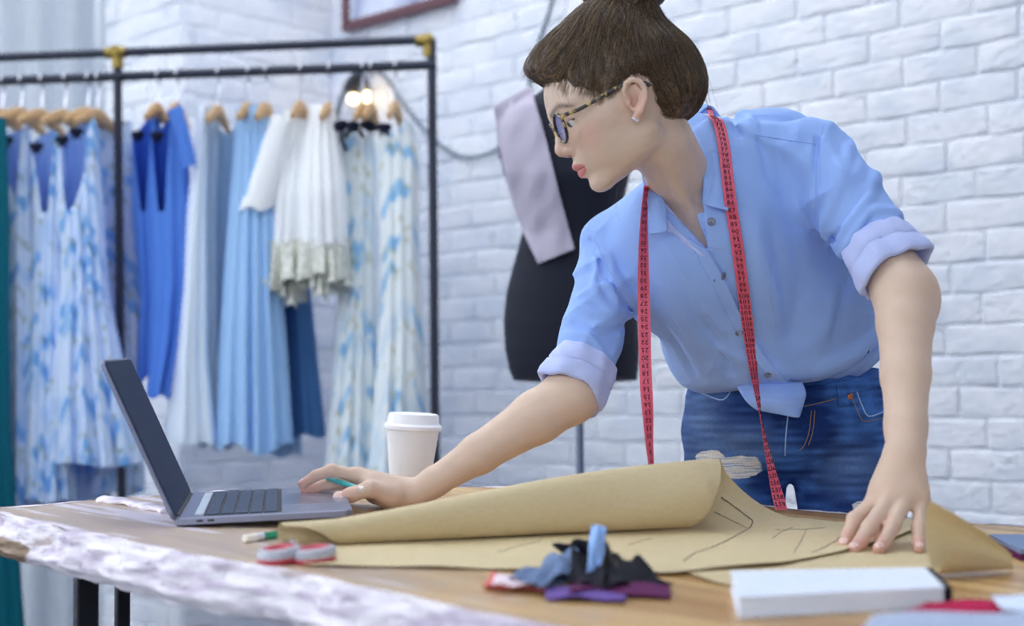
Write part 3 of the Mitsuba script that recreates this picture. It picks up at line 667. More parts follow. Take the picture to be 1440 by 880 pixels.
# s is the column across the picture; C: where the roll meets the table, N: the sheet's front edge, r: radius, ph: how far the paper is rolled
Ct = [(365, 400, 774), (480, 480, 768), (990, 992, 748), (1060, 1062, 741), (1130, 1128, 729), (1180, 1180, 735), (1240, 1236, 734), (1300, 1302, 728)]
Nt = [(365, 428, 793), (480, 455, 795), (600, 600, 797), (740, 740, 801), (940, 940, 807), (990, 1000, 803), (1060, 1100, 795), (1130, 1182, 779), (1180, 1215, 770), (1240, 1258, 758), (1300, 1303, 741)]
Rt = [(365, 0.0, .0135), (480, 0, .0145), (600, 0, .021), (800, 0, .032), (1000, 0, .0425), (1060, 0, .044), (1130, 0, .04), (1300, 0, .04)]
Pt = [(365, 0, 1.15), (400, 0, 1.25), (440, 0, 1.5), (480, 0, 1.86), (982, 0, 1.86), (1000, 0, 1.5), (1030, 0, 1.04), (1060, 0, .62), (1100, 0, .3), (1128, 0, 0.02), (1300, 0, .0)]
axd = nrm(TP(992, 748) - TP(480, 768)); bkd = nrm(np.cross(TN, axd)); bkd = bkd if bkd[1] > 0 else -bkd
ss = np.unique(np.concatenate([np.linspace(365, 500, 26), np.linspace(500, 975, 36), np.linspace(975, 1140, 46), np.linspace(1140, 1300, 20)]))
NF, NA = 18, 56; g = np.zeros((len(ss), NF + NA, 3))
for i, s in enumerate(ss):
    C, N = TP(*poly_at(Ct, s), dz=.003), TP(*poly_at(Nt, s), dz=.0022); r = poly_at(Rt, s)[1]; pm = poly_at(Pt, s)[1] * math.pi
    Cb = C + bkd * r * .9 * min(1, pm / 3)
    for j in range(NF):
        t = j / NF; q = N * (1 - t) + Cb * t; q = q + TN * (.0016 * math.sin(s * .021 + 4 * t) * math.sin(math.pi * t) + (.0012 * math.sin(s * .023) ** 2 + .003 * np.clip((s - 900) / 90, 0, 1)) * (1 - t) ** 3)
        g[i, j] = q
    for j in range(NA):
        a = pm * j / (NA - 1); rr = r * (1 + .05 * math.sin(a * 2 + s * .01))
        g[i, NF + j] = Cb + bkd * rr * math.sin(a) + TN * (rr * (1 - math.cos(a)) + .0006)
kp = thing('kraft_paper', 'large sheet of brown kraft pattern paper, half rolled up in front of the laptop hand', 'paper')
ksheet = sheet(g[::-1], .0008)
obj('sheet', ksheet, 'm_kraft', kp, smooth=True)
# second sheet under the left hand, its right end curled into a cone
kq = thing('kraft_paper', 'second sheet of kraft paper under the pressing hand, its right end curled up', 'paper')
apex, base = TP(1427, 799, dz=.004), TP(1316, 806, dz=.004)
ca = nrm(base - apex); cb = nrm(V(.22, 1, 0) - TN * (V(.22, 1, 0) @ TN))
Lc = np.linalg.norm(base - apex); gc = np.zeros((30, 50, 3))
for i, t in enumerate(np.linspace(.03, 1.0, 30)):
    r = .005 + .0305 * t ** .8
    p0 = apex + ca * Lc * t
    lo, hi = -.43 - .04 * math.sin(t * 3), 1.03 - .16 * (1 - t)
    for j, a in enumerate(np.linspace(lo, hi, 50) * math.pi):
        ext_ = max(0, -math.cos(a)) * .012 * t
        gc[i, j] = p0 + cb * r * math.sin(a) * (1.15 if a > 0 else 1.0) + TN * (r * (1 - math.cos(a)) * 1.03) + ca * (.012 * math.sin(a * .8) * t)
flat = [(960, 803), (1030, 822), (1150, 822), (1316, 813)], [(1130, 742), (1180, 742), (1240, 738), (1330, 748)]
fa, fb = catmull(np.array([TP(*q, dz=.0016) for q in flat[0]]), 30), catmull(np.array([TP(*q, dz=.0016) for q in flat[1]]), 30)
gf = np.array([[fa[i] * (1 - t) + fb[i] * t + TN * (.0006 * math.sin(i * .4 + 3 * t)) for t in np.linspace(0, 1, 14)] for i in range(30)])
obj('sheet', cat_([sheet(gf[::-1], .0008), sheet(gc, .0008)]), 'm_kraft', kq, smooth=True)
def paper_pt(px, py):
    d = nrm(FWD + (px - CX) / F * RIGHT - (py - CY) / F * UP)
    loc, _, _ = ksheet.ray.intersects_location([EYE], [d], multiple_hits=True)
    if len(loc) == 0: return None
    return loc[np.argmin(np.linalg.norm(loc - EYE, axis=1))] - d * .0012
for pl, w in (([(1014, 699), (1030, 710), (1059, 732), (1056, 741), (1030, 756), (1005, 768), (975, 778), (961, 789)], .0008), ([(1004, 719), (1030, 732), (1050, 742)], .0005), ([(1086, 757), (1098, 748), (1115, 741)], .0005),
              ([(1134, 744), (1128, 758), (1117, 776)], .0006), ([(1189, 746), (1176, 760), (1158, 770), (1142, 777)], .0008), ([(1090, 745), (1130, 744), (1160, 742)], .0005), ([(700, 776), (730, 767), (760, 761)], .0005), ([(884, 766), (905, 759), (918, 757)], .0005)):
    q = np.array(pl, float); q = np.stack([np.interp(np.linspace(0, len(q) - 1, 26), np.arange(len(q)), q[:, c]) for c in (0, 1)], 1)
    pts = [p for p in (paper_pt(*a) for a in q) if p is not None]
    if len(pts) > 5: obj('pencil_line', tube(np.array(pts), w * .75, 6), 'm_pencil_line', kp)

# ------------------------------------------------------------------ scissors, pencil, scraps, pads
mat('m_red', srgb(186, 58, 76), .3, .5); mat('m_grey_plastic', srgb(176, 178, 190), .35, .5)
sc = thing('scissors', 'pair of scissors with red and grey handles on the front left corner of the paper', 'scissors')
def oval(px, py, rx, ry, tilt, dz):
    c = TP(px, py, dz); R = tframe(tilt); a = np.linspace(0, 2 * np.pi, 41)[:-1]
    pts = c + (np.stack([rx * np.cos(a) * (1 + .12 * np.cos(a)), ry * np.sin(a), .002 * np.cos(a)], 1)) @ R.T
    return pts
def loop_tube(pts, r, sides, sx, sy, lift=0):
    n = len(pts); t = nrm(np.roll(pts, -1, 0) - np.roll(pts, 1, 0)); b = np.broadcast_to(TN, t.shape); o = nrm(np.cross(t, b)); a = np.arange(sides) / sides * 2 * np.pi
    v = pts[:, None] + r * (np.cos(a)[None, :, None] * o[:, None] * sx + np.sin(a)[None, :, None] * b[:, None] * sy) + TN * lift
    f = grid_faces(n, sides, True).reshape(-1, 4); f = np.vstack([f, [[(n - 1) * sides + j, (n - 1) * sides + (j + 1) % sides, (j + 1) % sides, j] for j in range(sides)]])
    return quads(v.reshape(-1, 3), f)
for px, rx in ((390, .0172), (438, .0182)):
    pts = oval(px, 778, rx, .022, .12 if px < 400 else -.05, .0085)
    h = obj('handle', loop_tube(pts, .0054, 14, 1.0, 1.25), 'm_grey_plastic', sc, smooth=True, label='grey handle with red grip')
    obj('grip', loop_tube(pts * .82 + pts.mean(0) * .18, .0050, 12, 1.0, 1.2, .0014), 'm_red', h, smooth=True)
    obj('grip', loop_tube(pts, .0054, 14, .93, .95, -.0044), 'm_red', h, smooth=True)
pv, tip = TP(414, 766, .009), TP(404, 752, .006)
for s_ in (-1, 1):
    d = tip - pv; sdv = nrm(np.cross(TN, d)); q0 = pv + sdv * .006 * s_ + TN * .0012 * s_; q1 = tip + sdv * .002 * s_ + TN * .001 * s_
    obj('blade', xform(trimesh.convex.convex_hull(np.array([q0 + sdv * .006, q0 - sdv * .006, q1, q0 + sdv * .006 + TN * .002, q0 - sdv * .006 + TN * .002, q1 + TN * .001])), None), 'm_chrome', sc, smooth=False)
obj('pivot', lathe([(0, 0), (.004, 0), (.004, .003), (0, .0035)], 16, pv + TN * .003, tframe(0)), 'm_chrome', sc)

mat('m_green', srgb(34, 150, 110), .35, .5); mat('m_eraser', srgb(238, 232, 222), .6, .3)
pe = thing('pencil', 'green pencil with a white end lying by the open end of the paper roll', 'pencil')
a, b = TP(343, 757.5, .0048), TP(403, 749.5, .0048); d = b - a
obj('eraser', tube([a, a + d * .02, a + d * .2, a + d * .27], [.0035, .0046, .0046, .0046], 12), 'm_eraser', pe)
obj('ferrule', rod(a + d * .27, a + d * .42, .0049, 12), 'm_chrome', pe)
obj('shaft', tube([a + d * .42, a + d * .7, b], .0045, 6), 'm_green', pe, smooth=False)
obj('tip', tube([b, b + d * .18], [.0045, .0006], 6), 'm_wood_tan', pe, smooth=False)

for nm, c in (('m_scrap_slate', (104, 124, 158)), ('m_scrap_black', (22, 22, 32)), ('m_scrap_light', (150, 186, 240)), ('m_scrap_brown', (60, 56, 56)), ('m_scrap_purple', (106, 82, 152)), ('m_scrap_maroon', (92, 34, 80)), ('m_scrap_coral', (206, 104, 102)), ('m_scrap_white', (226, 206, 214)), ('m_crimson', (172, 20, 70)), ('m_cloth_grey', (168, 180, 204)), ('m_cloth_pale', (206, 218, 238)), ('m_tablet', (120, 138, 170))):
    fabric(nm, srgb(*c))
def dp_of(px, py, dz=0): return float(pix(TP(px, py, dz))[2])
def patch(label, m, corners, seed, amp=.004, thick=.0016, n=22, bend=0.0):
    """A scrap of cloth: corners (px, py, depth) in order, soft waves."""
    q = [EYE + d * (FWD + (px - CX) / F * RIGHT - (py - CY) / F * UP) for px, py, d in corners]
    r = np.random.default_rng(seed); ph = r.uniform(0, 6.28, 4); u, v = np.meshgrid(np.linspace(0, 1, n), np.linspace(0, 1, n), indexing='ij'); u, v = u[..., None], v[..., None]
    g = (q[0] * (1 - u) + q[1] * u) * (1 - v) + (q[3] * (1 - u) + q[2] * u) * v
    nn = nrm(np.cross(q[1] - q[0], q[3] - q[0])); nn = nn if nn @ TN > 0 or abs(nn @ TN) < .2 and nn[1] < 0 else -nn
    w = amp * (np.sin(u * 6 + ph[0] + v * 2) * np.sin(v * 5 + ph[1]) + .6 * np.sin(u * 11 + v * 7 + ph[2])) + bend * np.sin(np.pi * u) * np.sin(np.pi * v)
    g = g + w * nn
    floor_ = TC + .0025
    h = g @ TN; g = g + np.maximum(0, floor_ - h)[..., None] * TN
    k = thing('fabric_scrap', label, 'fabric scrap', None)
    obj('cloth', sheet(g, thick), m, k, smooth=True); return k
D = lambda px, py, dz=.004: (px, py, dp_of(px, py, dz))
patch('coral red scrap of cloth at the left end of the scrap pile', 'm_scrap_coral', [D(678, 825), D(770, 828), D(762, 812), D(692, 808)], 1, .002)
patch('pinkish white scrap lying on the coral one', 'm_scrap_white', [D(692, 822, .009), D(748, 822, .009), D(742, 809, .009), D(696, 808, .009)], 2, .001)
patch('slate blue scrap standing against the scrap pile', 'm_scrap_slate', [D(742, 824, .006), (818, 823, 1.37), (814, 771, 1.42), (768, 782, 1.44)], 3, .004)
patch('dull blue scrap lying over the left side of the pile', 'm_scrap_slate', [D(715, 812, .012), D(760, 822, .012), (806, 800, 1.37), (772, 786, 1.40)], 33, .003)
patch('black scrap at the top of the pile', 'm_scrap_black', [(776, 766, 1.47), (826, 758, 1.43), (842, 776, 1.42), (800, 784, 1.43)], 4, .004)
patch('light blue strip of cloth standing upright in the pile', 'm_scrap_light', [(826, 806, 1.36), (846, 796, 1.36), (853, 742, 1.38), (832, 738, 1.38)], 5, .003, bend=.01)
patch('dark brown scrap right of the upright blue strip', 'm_scrap_brown', [(836, 820, 1.37), (878, 826, 1.36), (866, 776, 1.42), (844, 766, 1.42)], 6, .006)
patch('large black scrap falling to the right side of the pile', 'm_scrap_black', [D(850, 828, .006), D(946, 822, .004), (905, 796, 1.44), (862, 776, 1.43)], 7, .006)
patch('black scrap at the back of the pile', 'm_scrap_black', [D(800, 818, .006), D(850, 826, .008), (860, 790, 1.44), (806, 770, 1.44)], 8, .005)
patch('purple strip of cloth at the front of the pile', 'm_scrap_purple', [D(768, 840), D(880, 843), D(878, 828), D(766, 826)], 9, .0015)
patch('maroon scrap under the right side of the pile', 'm_scrap_maroon', [D(800, 830, .006), D(944, 838, .004), D(940, 820, .004), D(810, 816, .006)], 10, .002)

mat('m_paper_white', srgb(226, 234, 248), .5, .4)
nb = thing('notepad', 'thick white notepad with a dark spine at the front of the table', 'notepad')
q = [V(.187, 1.205), V(.385, 1.285), V(.402, 1.405), V(.203, 1.35)]
def prism(q, d0, d1, shrink=0.0):
    c = np.mean(q, 0); pts = []
    for xy in q:
        xy = c + (xy - c) * (1 - shrink); z = float(tz(*xy)); pts += [V(*xy, z + d0), V(*xy, z + d1)]
    return trimesh.convex.convex_hull(np.array(pts))
obj('pages', prism(q, .003, .0165, .012), 'm_paper_white', nb, smooth=False)
obj('cover', prism(q, .0005, .003), 'm_paper_white', nb, smooth=False); obj('cover', prism(q, .0165, .0185), 'm_paper_white', nb, smooth=False)
e = q[2] - q[1]; o = V(.006, -.002)
obj('spine', prism([q[1], q[2], q[2] + o, q[1] + o], .0005, .0185), 'm_scrap_black', nb, smooth=False, label='dark spine')
tb2 = thing('tablet_case', 'slim blue grey case with a dark edge lying at the right end of the table', 'case')
q = [V(.565, 1.60), V(.86, 1.66), V(.88, 1.80), V(.575, 1.735)]
obj('body', prism(q, .0005, .008), 'm_scrap_maroon', tb2, smooth=False, label='dark edge'); obj('top_cover', prism(q, .008, .013), 'm_tablet', tb2, smooth=False)
def cloth(label, m, pxs, seed, amp, cat='fabric', name='folded_cloth'):
    k = thing(name, label, cat); a, b, c, d = [TP(px, py, dz) for px, py, dz in pxs]
    r = np.random.default_rng(seed); ph = r.uniform(0, 6.28, 4)
    g = np.array([[(a * (1 - u) + b * u) * (1 - v) + (d * (1 - u) + c * u) * v + TN * (amp * (math.sin(5 * u + ph[0]) * math.sin(4 * v + ph[1]) + .5 * math.sin(9 * u + 6 * v + ph[2]))) for v in np.linspace(0, 1, 24)] for u in np.linspace(0, 1, 36)])
    h = g @ TN; g = g + np.maximum(0, TC + .002 - h)[..., None] * TN
    obj('cloth', sheet(g, .002), m, k, smooth=True)
cloth('crimson cloth at the front right corner of the table', 'm_crimson', [(1180, 900, .004), (1500, 880, .004), (1452, 846, .012), (1305, 842, .012)], 3, .004)
cloth('pale grey cloth lying over the crimson cloth in the near corner', 'm_cloth_grey', [(1150, 960, .012), (1560, 930, .012), (1480, 862, .017), (1228, 864, .017)], 4, .0015)
cloth('pale blue cloth at the right edge beside the crimson cloth', 'm_cloth_pale', [(1412, 858, .018), (1540, 866, .018), (1520, 835, .018), (1394, 838, .018)], 5, .001)

# ------------------------------------------------------------------ implicit bodies
f4 = np.float32
def length(v): return np.sqrt(np.einsum('ij,ij->i', v, v))
def s_cone(p, a, b, ra, rb):
    a = np.asarray(a, f4); ba = np.asarray(b, f4) - a; pa = p - a
    t = np.clip(pa @ ba / max(float(ba @ ba), 1e-9), 0, 1)
    return length(pa - t[:, None] * ba) - (ra + (rb - ra) * t)
def s_ell(p, c, r, R=None):
    q = p - np.asarray(c, f4)
    if R is not None: q = q @ np.asarray(R, f4)
    r = np.asarray(r, f4); k0 = length(q / r); k1 = length(q / (r * r))
    return k0 * (k0 - 1) / np.maximum(k1, 1e-6)
def smin(a, b, k):
    h = np.clip(.5 + .5 * (b - a) / k, 0, 1); return b + (a - b) * h - k * h * (1 - h)
def smax(a, b, k): return -smin(-a, -b, k)
def uni(ds, k):
    d = ds[0]
    for e in ds[1:]: d = smin(d, e, k)
    return d
def s_chain(p, pts, rs, k=None):
    d = None
    for i in range(len(pts) - 1):
        e = s_cone(p, pts[i], pts[i + 1], rs[i], rs[i + 1]); d = e if d is None else (np.minimum(d, e) if not k else smin(d, e, k))
    return d
def s_poly(q, poly):
    """Signed distance (negative inside) to a closed 2-D polygon."""
    v = np.asarray(poly, f4); d = np.full(len(q), 1e9, f4); s = np.ones(len(q), f4)
    for i in range(len(v)):
        a, b = v[i - 1], v[i]; e = b - a; w = q - a
        t = np.clip(w @ e / (e @ e), 0, 1); d = np.minimum(d, ((w - t[:, None] * e) ** 2).sum(1))
        c1 = q[:, 1] >= a[1]; c2 = q[:, 1] < b[1]; c3 = e[0] * w[:, 1] > e[1] * w[:, 0]
        s = np.where((c1 & c2 & c3) | (~c1 & ~c2 & ~c3), -s, s)
    return s * np.sqrt(d)

def surface(f, lo, hi, h, B=8, margin=1.15):
    """Surface nets of f = 0 over a sparse set of blocks: (vertices, quads)."""
    lo, hi = np.asarray(lo, float), np.asarray(hi, float)
    nb = np.ceil((hi - lo) / (h * B)).astype(int)
    ii = np.stack(np.meshgrid(*[np.arange(k) for k in nb], indexing='ij'), -1).reshape(-1, 3)
    c = lo + (ii + .5) * h * B
    d = f(c.astype(f4)); act = ii[np.abs(d) < h * B * .87 * margin + .004]
    n = nb * B + 2
    o = np.stack(np.meshgrid(*[np.arange(B + 1)] * 3, indexing='ij'), -1).reshape(-1, 3)
    G = (act[:, None] * B + o[None]).reshape(-1, 3)
    val = np.concatenate([f((lo + g * h).astype(f4)) for g in np.array_split(G, max(1, len(G) // 400000))]).reshape(len(act), B + 1, B + 1, B + 1)
    s = val < 0
    cnt = sum(s[:, a:B + a, b:B + b, e:B + e].astype(np.int8) for a in (0, 1) for b in (0, 1) for e in (0, 1))
    K, I, J, L = np.nonzero((cnt > 0) & (cnt < 8))
    acc = np.zeros((len(K), 3)); num = np.zeros(len(K))
    for ax in range(3):
        for a in (0, 1):
            for b in (0, 1):
                o0 = [0, 0, 0]; o1 = [0, 0, 0]; u, v = [x for x in range(3) if x != ax]
                o0[u] = o1[u] = a; o0[v] = o1[v] = b; o1[ax] = 1
                v0 = val[K, I + o0[0], J + o0[1], L + o0[2]]; v1 = val[K, I + o1[0], J + o1[1], L + o1[2]]
                m = (v0 < 0) != (v1 < 0); t = np.where(m, v0 / np.where(m, v0 - v1, 1), 0)
                pt = np.zeros((len(K), 3)); pt[:, u] = a; pt[:, v] = b; pt[:, ax] = t
                acc += pt * m[:, None]; num += m
    cell = act[K] * B + np.stack([I, J, L], 1)
    V_ = lo + (cell + acc / num[:, None]) * h
    key = (cell[:, 0] * n[1] + cell[:, 1]) * n[2] + cell[:, 2]
    order = np.argsort(key); ks = key[order]
    def find(c_):
        q = (c_[:, 0] * n[1] + c_[:, 1]) * n[2] + c_[:, 2]; i = np.clip(np.searchsorted(ks, q), 0, len(ks) - 1)
        return np.where(ks[i] == q, order[i], -1)
    F_ = []
    for ax in range(3):
        u, v = [(1, 2), (2, 0), (0, 1)][ax]
        s0 = s[:, :B, :B, :B]; sl = [slice(None), slice(0, B), slice(0, B), slice(0, B)]; sl[ax + 1] = slice(1, B + 1); s1 = s[tuple(sl)]
        K2, I2, J2, L2 = np.nonzero(s0 != s1)
        base = act[K2] * B + np.stack([I2, J2, L2], 1); neg = s0[K2, I2, J2, L2]
        q = []
        for du, dv in ((-1, -1), (0, -1), (0, 0), (-1, 0)):
            c_ = base.copy(); c_[:, u] += du; c_[:, v] += dv; q.append(find(c_))
        q = np.stack(q, 1); ok = (q >= 0).all(1); q, neg = q[ok], neg[ok]
        F_.append(np.where(neg[:, None], q, q[:, ::-1]))
    return V_, np.vstack(F_)

def relax(v, f, it=2, lam=.5):
    """A little Laplacian smoothing, with Taubin's push back."""
    e = np.vstack([f[:, [0, 1]], f[:, [1, 2]], f[:, [2, 3]], f[:, [3, 0]]]); e = np.vstack([e, e[:, ::-1]])
    deg = np.bincount(e[:, 0], minlength=len(v))[:, None]
    for k in range(it):
        for l in (lam, -lam * 1.04):
            m = np.stack([np.bincount(e[:, 0], v[e[:, 1], c], minlength=len(v)) for c in range(3)], 1) / np.maximum(deg, 1)
            v = v + l * (m - v)
    return v

def skin_mesh(f, lo, hi, h, it=2, **k):
    v, q = surface(f, lo, hi, h, **k)
    from scipy.sparse import coo_matrix
    from scipy.sparse.csgraph import connected_components
    e = np.vstack([q[:, [0, 1]], q[:, [1, 2]], q[:, [2, 3]]]); _, lab = connected_components(coo_matrix((np.ones(len(e)), (e[:, 0], e[:, 1])), (len(v), len(v))), directed=False)
    keep = lab == np.argmax(np.bincount(lab)); new = np.cumsum(keep) - 1; q = new[q[keep[q[:, 0]]]]; v = v[keep]      # the largest piece only
    v = relax(v, q, it); return quads(v, q)

def Q(px, py, d): return EYE + d * (FWD + (px - CX) / F * RIGHT - (py - CY) / F * UP)

# ------------------------------------------------------------------ the head
DH = 1.90
PIT, YAW = math.radians(25), math.radians(4)
_f0 = V(-math.cos(YAW), -math.sin(YAW), 0); HLft = V(math.sin(YAW), -math.cos(YAW), 0)
HFw = _f0 * math.cos(PIT) - V(0, 0, 1) * math.sin(PIT); HUp = V(0, 0, 1) * math.cos(PIT) + _f0 * math.sin(PIT)
HR = np.stack([HFw, HUp, HLft], 1)                     # columns: forward, up, left
HO = Q(893, 152, DH - .073) - HLft * .075
def head_w(a, b, x): return HO + HR @ V(a, b, x)
def head_l(p): return (p - HO.astype(f4)) @ HR.astype(f4)
def head_ab(px, py, x=0.0):
    """Head coordinates (forward, up) of the picture point on the plane at x left of the middle."""
    d = FWD + (px - CX) / F * RIGHT - (py - CY) / F * UP; t = ((HO + HLft * x - EYE) @ HLft) / (d @ HLft)
    q = (EYE + d * t - HO) @ HR; return q[:2]
_prof = [(758, 121), (763, 142), (768, 160), (772.5, 170), (779, 181), (783, 193), (782, 204), (780.5, 213), (782, 221), (786.5, 226), (793, 225.5), (801, 224.5), (802.5, 230), (803, 236), (806, 239.5), (812, 241), (811.5, 246), (815, 250.5), (821, 252), (826.5, 254.5), (828, 261), (831.5, 267.5), (839, 272.5), (849, 271)]
FSH = np.array([-.0030, .0143, 0])
_back = [(.0774, -.0740), (.066, -.0765), (.052, -.0755), (.034, -.072), (.008, -.066), (-.03, -.058), (-.075, -.050), (-.098, -.02), (-.104, .03), (-.096, .075), (-.062, .110), (-.02, .124), (.02, .124), (.058, .112), (.082, .093)]
SPROF = catmull(np.array([head_ab(*q) for q in _prof[:4]] + [tuple(np.array(q) + FSH[:2]) for q in ((.0950, .018), (.0915, -.006), (.0930, -.026), (.0935, -.040), (.0900, -.052), (.0850, -.0640))] + [head_ab(828, 261), head_ab(831.5, 267.5)] + _back + [head_ab(758, 121)]), 110)[:-1]
EARX = .0775
_ear = [(886, 143), (881, 136), (877.5, 127), (880, 117.5), (889, 113), (899, 116), (906, 125), (907.5, 138), (904, 150), (901, 159)]
EAR = [np.r_[head_ab(*q, x=EARX + .006), EARX + .002 + .009 * min(1, k / 4)] for k, q in enumerate(_ear)]
EYC = np.array([.0700, .0095, .0310]) + FSH
def face(p):
    """Head without hair and neck, in head coordinates (forward a, up b, left x)."""
    a, b, x = p[:, 0], p[:, 1], p[:, 2]; m = np.stack([a, b, np.abs(x)], 1)
    d = s_ell(m, (-.010, .038, 0), (.092, .086, .0740))
    m0 = m; m = m - FSH.astype(f4)
    d = smin(d, s_ell(m, (.030, .036, 0), (.066, .060, .056)), .016)
    d = smin(d, s_ell(m, (.034, -.020, 0), (.054, .062, .050)), .016)
    d = smin(d, s_cone(m, (.006, -.052, .043), (.066, -.074, .010), .014, .014), .020)
    d = smin(d, s_cone(m, (-.006, -.005, .052), (.006, -.052, .043), .018, .014), .020)
    d = smin(d, s_ell(m, (.070, -.075, 0), (.0170, .0155, .0165)), .010)
    d = smin(d, s_ell(m, (.060, -.044, 0), (.034, .026, .030)), .012)
    d = smin(d, s_cone(m, (.064, -.008, .036), (.026, -.003, .055), .012, .013), .018)
    d = smin(d, s_ell(m, (.054, -.030, .028), (.022, .024, .018)), .018)
    d = smin(d, s_ell(m, (.026, -.034, .036), (.036, .034, .021)), .022)
    d = smin(d, s_cone(m, (.0865, .026, .008), (.064, .029, .040), .0080, .0065), .016)
    d = smax(d, -s_ell(m, (.0985, .0075, .0310), (.0195, .0105, .0180)), .009)
    ab = np.stack([a, b], 1)
    sp = s_poly(ab, SPROF)
    d = smax(d, sp + np.clip((a - .03) / .04, 0, 1) * (5.0 + 5.0 * np.clip((-.02 - b) / .03, 0, 1)) * m[:, 2] ** 2, .006)
    # nose
    d = smin(d, s_cone(m, (.0845, .020, 0), (.0990, -.0125, 0), .0072, .0082), .008)
    d = smin(d, s_ell(m, (.0975, -.0160, 0), (.0108, .0098, .0095)), .006)
    d = smin(d, s_ell(m, (.0900, -.0205, .0100), (.0105, .0078, .0066)), .004)
    d = smax(d, -s_cone(m, (.0960, -.0305, .0058), (.0905, -.0235, .0066), .0024, .0028), .0025)
    # lips
    d = smin(d, s_cone(m, (.0910, -.0430, .0040), (.0800, -.0485, .0215), .0062, .0020), .0040)
    d = smin(d, s_cone(m, (.0875, -.0550, .0), (.0790, -.0500, .0200), .0072, .0020), .0040)
    d = smax(d, -s_cone(m, (.0975, -.0495, 0), (.0825, -.0492, .0235), .0013, .0011), .0018)
    d = smax(d, -s_cone(m, (.0965, -.0350, 0), (.0945, -.0395, 0), .0014, .0016), .003)
    # lids around the eyeball, looking down at the screen
    e = m0 - EYC.astype(f4); lid = length(e) - .0139
    open_ = smax(e[:, 1] * .97 - e[:, 0] * .10 - .0010, -(e[:, 1] * .95 + e[:, 0] * .26 + .0052), .001)
    open_ = np.maximum(open_, np.abs(e[:, 2]) - .0125)
    lid = smax(lid, -np.maximum(open_, .0100 - e[:, 0] * .0 - length(e) * 0 - .02), .0012)
    d = smin(d, smax(lid, -(length(e) - .0108), .0015), .0045)
    m = m0
    # ear (the same on both sides)
    ear = s_ell(m, (EAR[5][0] * .5 + EAR[2][0] * .5, EAR[5][1] * .42 + EAR[9][1] * .58 + .010, EARX - .001), (.0130, .0235, .0055), np.stack([nrm(V(.97, .24, .30)), nrm(V(-.24, .97, 0)), nrm(np.cross(nrm(V(.97, .24, .30)), nrm(V(-.24, .97, 0))))], 1))
    rim = s_chain(m, EAR, [.0026, .0030, .0034, .0036, .0038, .0038, .0037, .0036, .0036, .0040])
    lob = s_cone(m, np.r_[head_ab(899, 158, EARX), EARX + .006], np.r_[head_ab(895.5, 166, EARX), EARX + .002], .0056, .0060)
    anti = s_chain(m, [np.r_[head_ab(*q, x=EARX), z] for q, z in (((893, 121), EARX + .004), ((899, 131), EARX + .0065), ((899, 143), EARX + .0075), ((894, 154), EARX + .0055), ((889, 155), EARX + .005))], [.0024, .0026, .0028, .0028, .0022])
    trag = s_ell(m, np.r_[head_ab(884.5, 147, EARX), EARX + .0025], (.0036, .0052, .0032))
    ear = smax(ear, -s_ell(m, np.r_[head_ab(891.5, 143, EARX), EARX + .0085], (.0072, .0105, .0085)), .003)
    ear = uni([ear, rim, lob, anti, trag], .0035)
    ear = smax(ear, -s_ell(m, np.r_[head_ab(890, 147, EARX), EARX + .003], (.0030, .0040, .0055)), .002)
    return smin(d, ear, .004)

# ------------------------------------------------------------------ the body: joints laid out in the room
def boxed(f, lo, hi):
    lo, hi = np.asarray(lo, f4), np.asarray(hi, f4)
    def g(p):
        o = np.maximum(np.maximum(lo - p, p - hi), 0); far_ = length(o)
        m = far_ == 0; d = far_ + .02
        if m.any(): d[m] = np.minimum(f(p[m]), 1e3)
        return d
    return g
def around(pts, r): pts = np.array(pts); return pts.min(0) - r, pts.max(0) + r

NB = Q(966, 272, 2.0); NT = head_w(-.030, -.045, 0)
SL, EL, WL = Q(1148, 222, 2.0), Q(1273, 412, 1.83), Q(1274, 628, 1.71)
SRt, ER, WR = Q(852, 340, 2.08), Q(803, 556, 1.945), Q(588, 692, 1.935)
HIP = Q(1105, 560, 2.21)
LAT = nrm(SL - SRt); TUP = nrm(NB - HIP); LAT = nrm(LAT - TUP * (LAT @ TUP) * .6); TFW = nrm(np.cross(TUP, LAT)); TFW = TFW if TFW[1] < 0 else -TFW
TR = np.stack([LAT, TFW, nrm(np.cross(LAT, TFW))], 1)

# hands: every finger its own chain of joints
def fingers_l():
    t = [(1186, 772, 1.655), (1200, 779, 1.617), (1235, 779, 1.612), (1292, 778, 1.622)]
    k = [(1231, 704, 1.700), (1251, 700, 1.686), (1273, 703, 1.684), (1294, 706, 1.690)]
    a = [(1202, 730, 1.683), (1223, 741, 1.652), (1255, 740, 1.650), (1292, 742, 1.658)]
    b = [(1192, 752, 1.668), (1210, 762, 1.632), (1244, 762, 1.628), (1292, 762, 1.637)]
    return [[Q(*k[i]), Q(*a[i]), Q(*b[i]), Q(*t[i]) + TN * .0055] for i in range(4)]
FL = fingers_l(); RL = [(.0098, .0086, .0078, .0068), (.0100, .0088, .0080, .0070), (.0098, .0085, .0077, .0068), (.0086, .0078, .0070, .0062)]
THL = [WL + (Q(1258, 660, 1.70) - WL) * .6, Q(1240, 700, 1.715), Q(1236, 742, 1.695), Q(1240, 762, 1.672)]
def fingers_r():
    out_ = []
    for k, a, b, t in (((503, 668.5, 1.925), (466, 661.5, 1.915), (444, 668.5, 1.915), (426, 681, 1.915)),
                       ((503, 675, 1.952), (463, 680, 1.945), (444, 685.5, 1.945), (428.5, 689, 1.945)),
                       ((508, 683, 1.975), (476, 691, 1.972), (458, 694, 1.972), (442, 695, 1.972)),
                       ((516, 689, 1.993), (492, 696, 1.995), (478, 697, 1.995), (466, 698, 1.995))):
        out_.append([Q(*k), Q(*a), Q(*b), Q(*t)])
    return out_
FR = fingers_r(); RR = [(.0098, .0083, .0076, .0066), (.0100, .0086, .0078, .0068), (.0096, .0082, .0075, .0066), (.0084, .0074, .0068, .0060)]
